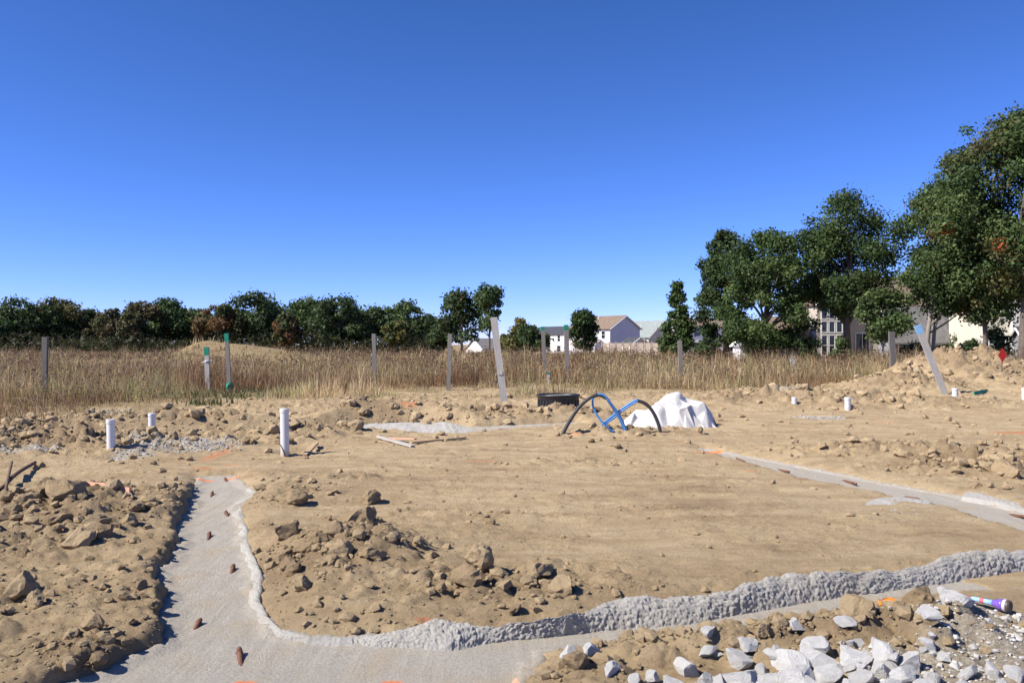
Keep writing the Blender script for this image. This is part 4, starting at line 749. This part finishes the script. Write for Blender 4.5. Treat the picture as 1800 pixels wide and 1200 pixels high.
T(1276, 402, 51, 80, .5, 'dark green tree at the left of the big right-hand group', 509, 27000, .21, DARK+GREEN[:1], K=90, tr=.34, shape='flame', acc=(.10, .05, .02), accn=2)
T(1348, 398, 82, 72, .3, 'broad full green tree hiding the white shed', 510, 40000, .19, GREEN, K=120, tr=.36, shape='flame', acc=(.14, .05, .02), accn=4)
T(1490, 336, 90, 71, 3.6, 'tall tree with thick bare trunk in front of the tan house', 511, 34000, .19, GREEN+DARK[1:], K=95, tr=.34, shape='oval', acc=(.12, .05, .02), accn=3, sparse=.5)
T(1553, 505, 52, 60, 1.7, 'small light green tree with thin trunk before the tan house', 512, 5200, .2, LIGHT, K=34, tr=.07, pale=True, sparse=.6)
T(1662, 318, 98, 63, 3.5, 'large green tree with two slim trunks behind the leaning blue-topped board', 513, 40000, .18, GREEN+LIGHT[:1], K=130, tr=.2, shape='oval', acc=(.32, .07, .02), accn=16, pale=True, trunks=[(-1.5, 0, 1), (-.8, .4, .9)])
T(1800, 192, 165, 57, 4.4, 'huge oak with reddening leaves at the right picture edge', 514, 80000, .18, GREEN+OLIVE[:1], K=210, tr=.36, shape='oval', acc=(.32, .075, .02), accn=30)
T(1732, 350, 84, 60, 2.8, 'dense green tree filling the gap left of the huge oak', 516, 28000, .18, GREEN+OLIVE[:1], K=90, tr=.2, shape='round', acc=(.32, .075, .02), accn=10)
T(1925, 330, 100, 66, 2.5, 'green tree beyond the right picture edge', 515, 8000, .3, GREEN, K=40, tr=.3)
for i, (px, top, hwp, d) in enumerate([(1415, 590, 26, 70), (1680, 560, 48, 82), (1705, 596, 30, 70), (1610, 598, 30, 72), (1478, 592, 16, 64), (1752, 572, 26, 70), (1250, 592, 30, 76)]):
    T(px, top, hwp, d, .1, ['shrub right of the broad green tree', 'large dark bush between the tan and cream houses', 'dark hedge bush left of the cream house', 'dark shrub right of the tan house wall', 'small shrub at the foot of the thick bare trunk', 'dark shrub under the cream house', 'low shrub under the dark green tree'][i], 530+i, 1500 if hwp < 40 else 4000, .2, DARK if i != 4 else LIGHT, K=14, tr=.05, name='shrub', cat='shrub')

# ------------------------------------------------------------------ houses
def wallmat(n, c): 
    m, t, b = nodes(n); g = objvec(t); w = nd(t, 'ShaderNodeTexWave', wave_type='BANDS', bands_direction='Z', wave_profile='SAW'); w.inputs['Scale'].default_value = 1.6; t.links.new(g, w.inputs['Vector'])
    t.links.new(ramp(t, noise(t, 1.2, 4, .6, g), [(.3, tuple(x*.93 for x in c)), (.7, tuple(min(.9, x*1.04) for x in c))]), b.inputs['Base Color']); b.inputs['Roughness'].default_value = .7; bump(t, b, w.outputs['Fac'], .5, .02); return m
def roofmat(n, c): return simple(n, c, .95, .25, 2.5, .5, .03, .1)
HM = {'white': wallmat('white_siding', (.74, .73, .72)), 'white_shade': wallmat('shade_tinted_white_siding', (.55, .54, .58)), 'beige': wallmat('beige_siding', (.52, .47, .40)), 'cream': wallmat('cream_siding', (.66, .62, .52)), 'tan': wallmat('tan_siding', (.50, .44, .37)), 'greyw': wallmat('grey_siding', (.25, .255, .29)),
 'rbrown': roofmat('brown_shingles', (.20, .15, .115)), 'rgrey': roofmat('grey_green_shingles', (.24, .27, .26)), 'rdark': roofmat('dark_shingles', (.065, .068, .08)), 'rmid': roofmat('grey_shingles', (.17, .165, .165)), 'trim': simple('white_trim', (.75, .74, .72), .6), 'glass': simple('dark_window_glass', (.02, .024, .03), .12, .2, 1, .02, .001, .6), 'fence': wood('tan_fence', (.40, .33, .26)), 'rail': simple('dark_rail', (.05, .045, .045), .6), 'brick': simple('red_brick', (.25, .10, .07), .9)}
def block(e, x0, x1, y0, y1, eave, ridge, axis, wall, roof, ov=.35, z0=0, gable_wall=None):
    """walls with gable ends plus a two-sided roof; axis = the ridge's direction"""
    zb = z0-.6
    if axis == 'x':
        ym = (y0+y1)/2; v = [(x0, y0, zb), (x1, y0, zb), (x1, y1, zb), (x0, y1, zb), (x0, y0, eave), (x1, y0, eave), (x1, y1, eave), (x0, y1, eave), (x0, ym, ridge), (x1, ym, ridge)]; f = [(0, 1, 5, 4), (2, 3, 7, 6), (3, 0, 4, 8, 7), (1, 2, 6, 9, 5)]
        s = (ridge-eave)/(ym-y0); a = [(x0-ov, y0-ov, eave-ov*s), (x1+ov, y0-ov, eave-ov*s), (x1+ov, ym, ridge), (x0-ov, ym, ridge), (x0-ov, y1+ov, eave-ov*s), (x1+ov, y1+ov, eave-ov*s)]
    else:
        xm = (x0+x1)/2; v = [(x0, y0, zb), (x1, y0, zb), (x1, y1, zb), (x0, y1, zb), (x0, y0, eave), (x1, y0, eave), (x1, y1, eave), (x0, y1, eave), (xm, y0, ridge), (xm, y1, ridge)]; f = [(0, 1, 5, 8, 4), (2, 3, 7, 9, 6), (3, 0, 4, 7), (1, 2, 6, 5)]
        s = (ridge-eave)/(xm-x0); a = [(x0-ov, y1+ov, eave-ov*s), (x0-ov, y0-ov, eave-ov*s), (xm, y0-ov, ridge), (xm, y1+ov, ridge), (x1+ov, y1+ov, eave-ov*s), (x1+ov, y0-ov, eave-ov*s)]
    mesh('wall', v, f, HM[wall], e); t = .16
    V = [(p[0], p[1], p[2]+.03) for p in a]+[(p[0], p[1], p[2]+.03+t) for p in a]
    fr = [(0, 1, 2, 3), (3, 2, 5, 4)] if axis == 'x' else [(1, 0, 3, 2), (2, 3, 4, 5)]
    fr = [(0, 1, 2, 3), (3, 2, 5, 4)]; FF = [q[::-1] for q in fr]+[tuple(i+6 for i in q) for q in fr]+[(0, 6, 7, 1), (1, 7, 8, 2), (2, 8, 11, 5), (5, 11, 10, 4), (4, 10, 9, 3), (3, 9, 6, 0)]
    o = mesh('roof', V, FF, HM[roof], e)
    # fascia boards on the gable ends
    for q in ((0, 3, 4), (1, 2, 5)):
        pts = [Vector(a[i]) for i in q]; off = Vector((0, -.02 if q[0] else .02, 0)) if axis != 'x' else Vector((-.02 if not q[0] else .02, 0, 0))
        mesh('fascia', *join([tube([pts[0]+off, pts[1]+off], .09, 4), tube([pts[1]+off, pts[2]+off], .09, 4)]), HM['trim'], o)
    return o
def window(e, face, u, z, w, h, at, rows=2, cols_=1, name='window'):
    """face '-y' or '-x' or '+x': u is the coordinate along the wall, at the wall's plane"""
    def pt(a, b, c): return (a, at-c, b) if face == '-y' else ((at-c, a, b) if face == '-x' else (at+c, a, b))
    def bx_(a0, a1, b0, b1, c0, c1): 
        v, f = box(a0, a1, b0, b1, c0, c1); return [pt(x, y, z_) for x, y, z_ in v], f
    t = .09; fr = mesh(name, *join([bx_(u-w/2-t, u+w/2+t, z-t, z, 0, .07), bx_(u-w/2-t, u+w/2+t, z+h, z+h+t*1.3, 0, .08), bx_(u-w/2-t, u-w/2, z, z+h, 0, .07), bx_(u+w/2, u+w/2+t, z, z+h, 0, .07)]+[bx_(u-w/2, u+w/2, z+h*k/rows-.03, z+h*k/rows+.03, 0, .05) for k in range(1, rows)]+[bx_(u-w/2+w*k/cols_-.03, u-w/2+w*k/cols_+.03, z, z+h, 0, .052) for k in range(1, cols_)]), HM['trim'], e)
    mesh('pane', *bx_(u-w/2, u+w/2, z, z+h, .005, .03), HM['glass'], fr)
def house(px, d, rz, label, z=None):
    x = (px-900)/F*d; return empty('house', (x, d, float(land(np.array([x]), np.array([float(d)]))[0]) if z is None else z), R(rz), label, 'house')
# far pale houses
e = house(985, 225, 38, 'white house with dark roof left of the round tree'); block(e, -4, 4, -6, 6, 5.0, 7.0, 'y', 'white', 'rdark')
for u in (-2, 1.6): window(e, '-y', u, 3.2, 1.0, 1.5, -6)
for yy in (-4, 0): window(e, '-x', yy, 3.2, 1.0, 1.5, -4); window(e, '-x', yy, .6, 1.2, 1.5, -4)
block(e, 4, 9, -7, 2, 2.6, 4.2, 'y', 'white', 'rbrown'); window(e, '-y', 6.4, .8, 1.4, 1.2, -7)
e = house(1070, 180, 36, 'shade-tinted white house with brown roof right of the round tree'); block(e, -4.2, 4.2, -5, 8, 5.4, 8.0, 'y', 'white_shade', 'rbrown')  # white walls; the gable's lavender shade is put into their siding colour
for yy in (-3, 1.5): window(e, '-x', yy, 3.4, 1.0, 1.5, -4.2); window(e, '-x', yy, .7, 1.2, 1.5, -4.2)
window(e, '-y', -2.3, .7, 1.2, 1.5, -5); block(e, -6.6, -4.25, -3, 4, 2.3, 3.0, 'y', 'white_shade', 'rbrown'); mesh('vent_pipe', *tube([(-1, 2, 7), (-1, 2, 8.4)], .08, 6), HM['trim'], e)
e = house(1142, 200, 40, 'beige house with wide grey-green roof and cream side wall'); block(e, -5, 5, -4, 8, 4.0, 7.7, 'y', 'beige', 'rgrey'); window(e, '-x', -1.5, 1.4, 1.2, 1.4, -5); window(e, '-x', 2.5, 1.4, 1.2, 1.4, -5); window(e, '-y', 2, 1.0, 1.4, 1.4, -4)
block(e, -7.2, -5.05, -3.6, 3, 2.6, 3.4, 'y', 'cream', 'rgrey'); mesh('chimney', *box(-2.2, -1.4, 4, 4.8, 5, 7.9), HM['rdark'], e); mesh('vent_pipe', *tube([(-3, 0, 5), (-3, 0, 6.9)], .08, 6), HM['trim'], e)
e = house(868, 235, 30, 'low house with grey roof showing left of the leaning board', -2.6); block(e, -6, 6, -5, 5, 2.9, 5.6, 'x', 'white', 'rmid'); window(e, '-y', -3, .9, 1.3, 1.3, -5); window(e, '-y', 2, .9, 1.3, 1.3, -5)
e = house(1236, 150, 12, 'white two-storey house mostly hidden behind the big right-hand trees'); block(e, -5, 9, -4, 6, 4.9, 6.3, 'x', 'white', 'rbrown')
for u in (-3, 0, 3.5, 6.5): window(e, '-y', u, 3.3, 1.0, 1.4, -4); window(e, '-y', u, .7, 1.1, 1.5, -4)
# tan house behind the trees
e = house(1500, 84, 4, 'tan two-storey house with tall window bay behind the big tree'); block(e, -1.2, 9.2, .2, 9, 5.4, 8.4, 'x', 'tan', 'rbrown'); block(e, -4.0, -1.15, -.8, 6, 5.5, 6.6, 'y', 'tan', 'rbrown', .25)
for u in (-3.3, -2.55, -1.8):
    for z, h in ((.5, 1.9), (2.75, 1.0), (4.05, 1.0)): window(e, '-y', u, z, .5, h, -.8, 2 if h > 1.5 else 1)
window(e, '-y', 1.0, .4, 1.3, 2.2, .2, 1, 2, 'patio_door'); window(e, '-y', 1.9, 3.6, 1.3, 1.3, .2); window(e, '-y', 6, 3.6, 1.2, 1.3, .2)
block(e, -7.4, -4.05, .6, 6, 2.5, 4.2, 'x', 'tan', 'rbrown'); block(e, 2.6, 8.8, -2.6, .15, 2.3, 5.0, 'x', 'greyw', 'rmid', .4); window(e, '-y', 3.8, .7, 1.2, 1.3, -2.6); window(e, '-y', 6.8, .9, 1.2, 1.2, -2.6)
v, f = join([box(.1, 1.9, -.75, -.70, z, z+.05) for z in (.25, 1.0)]+[box(.1+k*.2, .13+k*.2, -.75, -.71, .25, 1.0) for k in range(10)]+[box(.1, 1.9, -.7, .18, .15, .25)]); mesh('balcony', v, f, HM['rail'], e)
e = house(1772, 74, -6, 'cream two-storey house with dark roof at the right edge'); block(e, -1.8, 8, 0, 8, 5.3, 7.6, 'x', 'cream', 'rdark', .3); window(e, '-y', -.1, 3.9, .8, 1.2, 0); window(e, '-y', 2.6, 3.6, 1.0, 1.3, 0); window(e, '-y', -.9, .8, 1.3, 1.5, 0)
block(e, .3, 5, -2.6, -.05, 1.9, 2.9, 'x', 'greyw', 'rdark', .3); mesh('chimney_wall', *box(.2, 1.8, -.35, -.02, -.5, 5.6), HM['white'], e); window(e, '-y', 3, .6, 1.4, 1.0, -2.6)
# sheds and fence
def shed(px, d, rz, w, dp, eave, ridge, wall, roof, label):
    x = (px-900)/F*d; e = empty('garden_shed', (x, d, float(land(np.array([x]), np.array([float(d)]))[0])), R(rz), label, 'shed'); block(e, -w/2, w/2, -dp/2, dp/2, eave, ridge, 'y', wall, roof, .2); mesh('door', *box(-.5, .5, -dp/2-.05, -dp/2-.004, -.2, 1.75), HM['trim'], e)
shed(1114, 168, 25, 4.5, 4, 1.9, 3.3, 'cream', 'rdark', 'small shed with dark roof in front of the beige house'); shed(1311, 74, 8, 1.7, 1.6, 1.45, 2.0, 'white', 'trim', 'tiny white shed under the broad green tree')
p0 = Vector(((1058-900)/F*160, 160, 0)); p1 = Vector(((1172-900)/F*155, 155, 0)); n = 9; base = p0.copy(); base.z = float(land(np.array([p0.x]), np.array([p0.y]))[0]); e = empty('board_fence', base, 0, 'tan board fence in front of the pale houses', 'fence')
dv = (p1-p0)/n; an = math.atan2(dv.y, dv.x)
for k in range(n+1): o = mesh('post', *box(-.08, .08, -.08, .08, -.4, 2.45), HM['fence'], e); o.location = dv*k; o.rotation_euler.z = an
L = dv.length; bw = .15; pv, pf = box(0, bw-.012, -.012, .012,   .06, 2.25); pme = bpy.data.meshes.new('board'); pme.from_pydata(pv, [], pf); pme.materials.append(HM['fence'])
for k in range(n):
    for j in range(int((L-.2)/bw)):
        o = bpy.data.objects.new('board', pme); link(o, e); o.location = dv*k+dv.normalized()*(.1+j*bw); o.rotation_euler.z = an; o.scale.z = 1+.01*math.sin(j*7+k)
# far debris in the weeds at left
for px, py, wpx, hpx, mt, lab in [(100, 631, 14, 6, simple('brick_red_debris', (.45, .20, .13)), 'reddish debris lump in the far left weeds'), (153, 634, 9, 4, M['limestone'], 'small white debris lump in the far left weeds'), (172, 631, 9, 6, M['limestone'], 'white debris next to the yellow debris far left'), (184, 632, 13, 7, simple('yellow_debris', (.55, .40, .12)), 'yellow debris lump far off left of the grassy hill'), (206, 633, 9, 5, M['limestone'], 'whitish debris lump nearest the grassy hill')]:
    d = 100; c = P(px, py, d); me = STONES[int(px) % 14].copy(); me.materials.clear(); me.materials.append(mt); o = bpy.data.objects.new('debris_lump', me); COL.objects.link(o); zl = float(land(np.array([c[0]]), np.array([100.]))[0]); top = c[2]+hpx/F*d/2
    o.location = (c[0], d, (top+zl)/2); o.scale = (wpx/F*d/2, .5, (top-zl)/2); tag(o, lab, 'debris', 'debris in the far weeds')
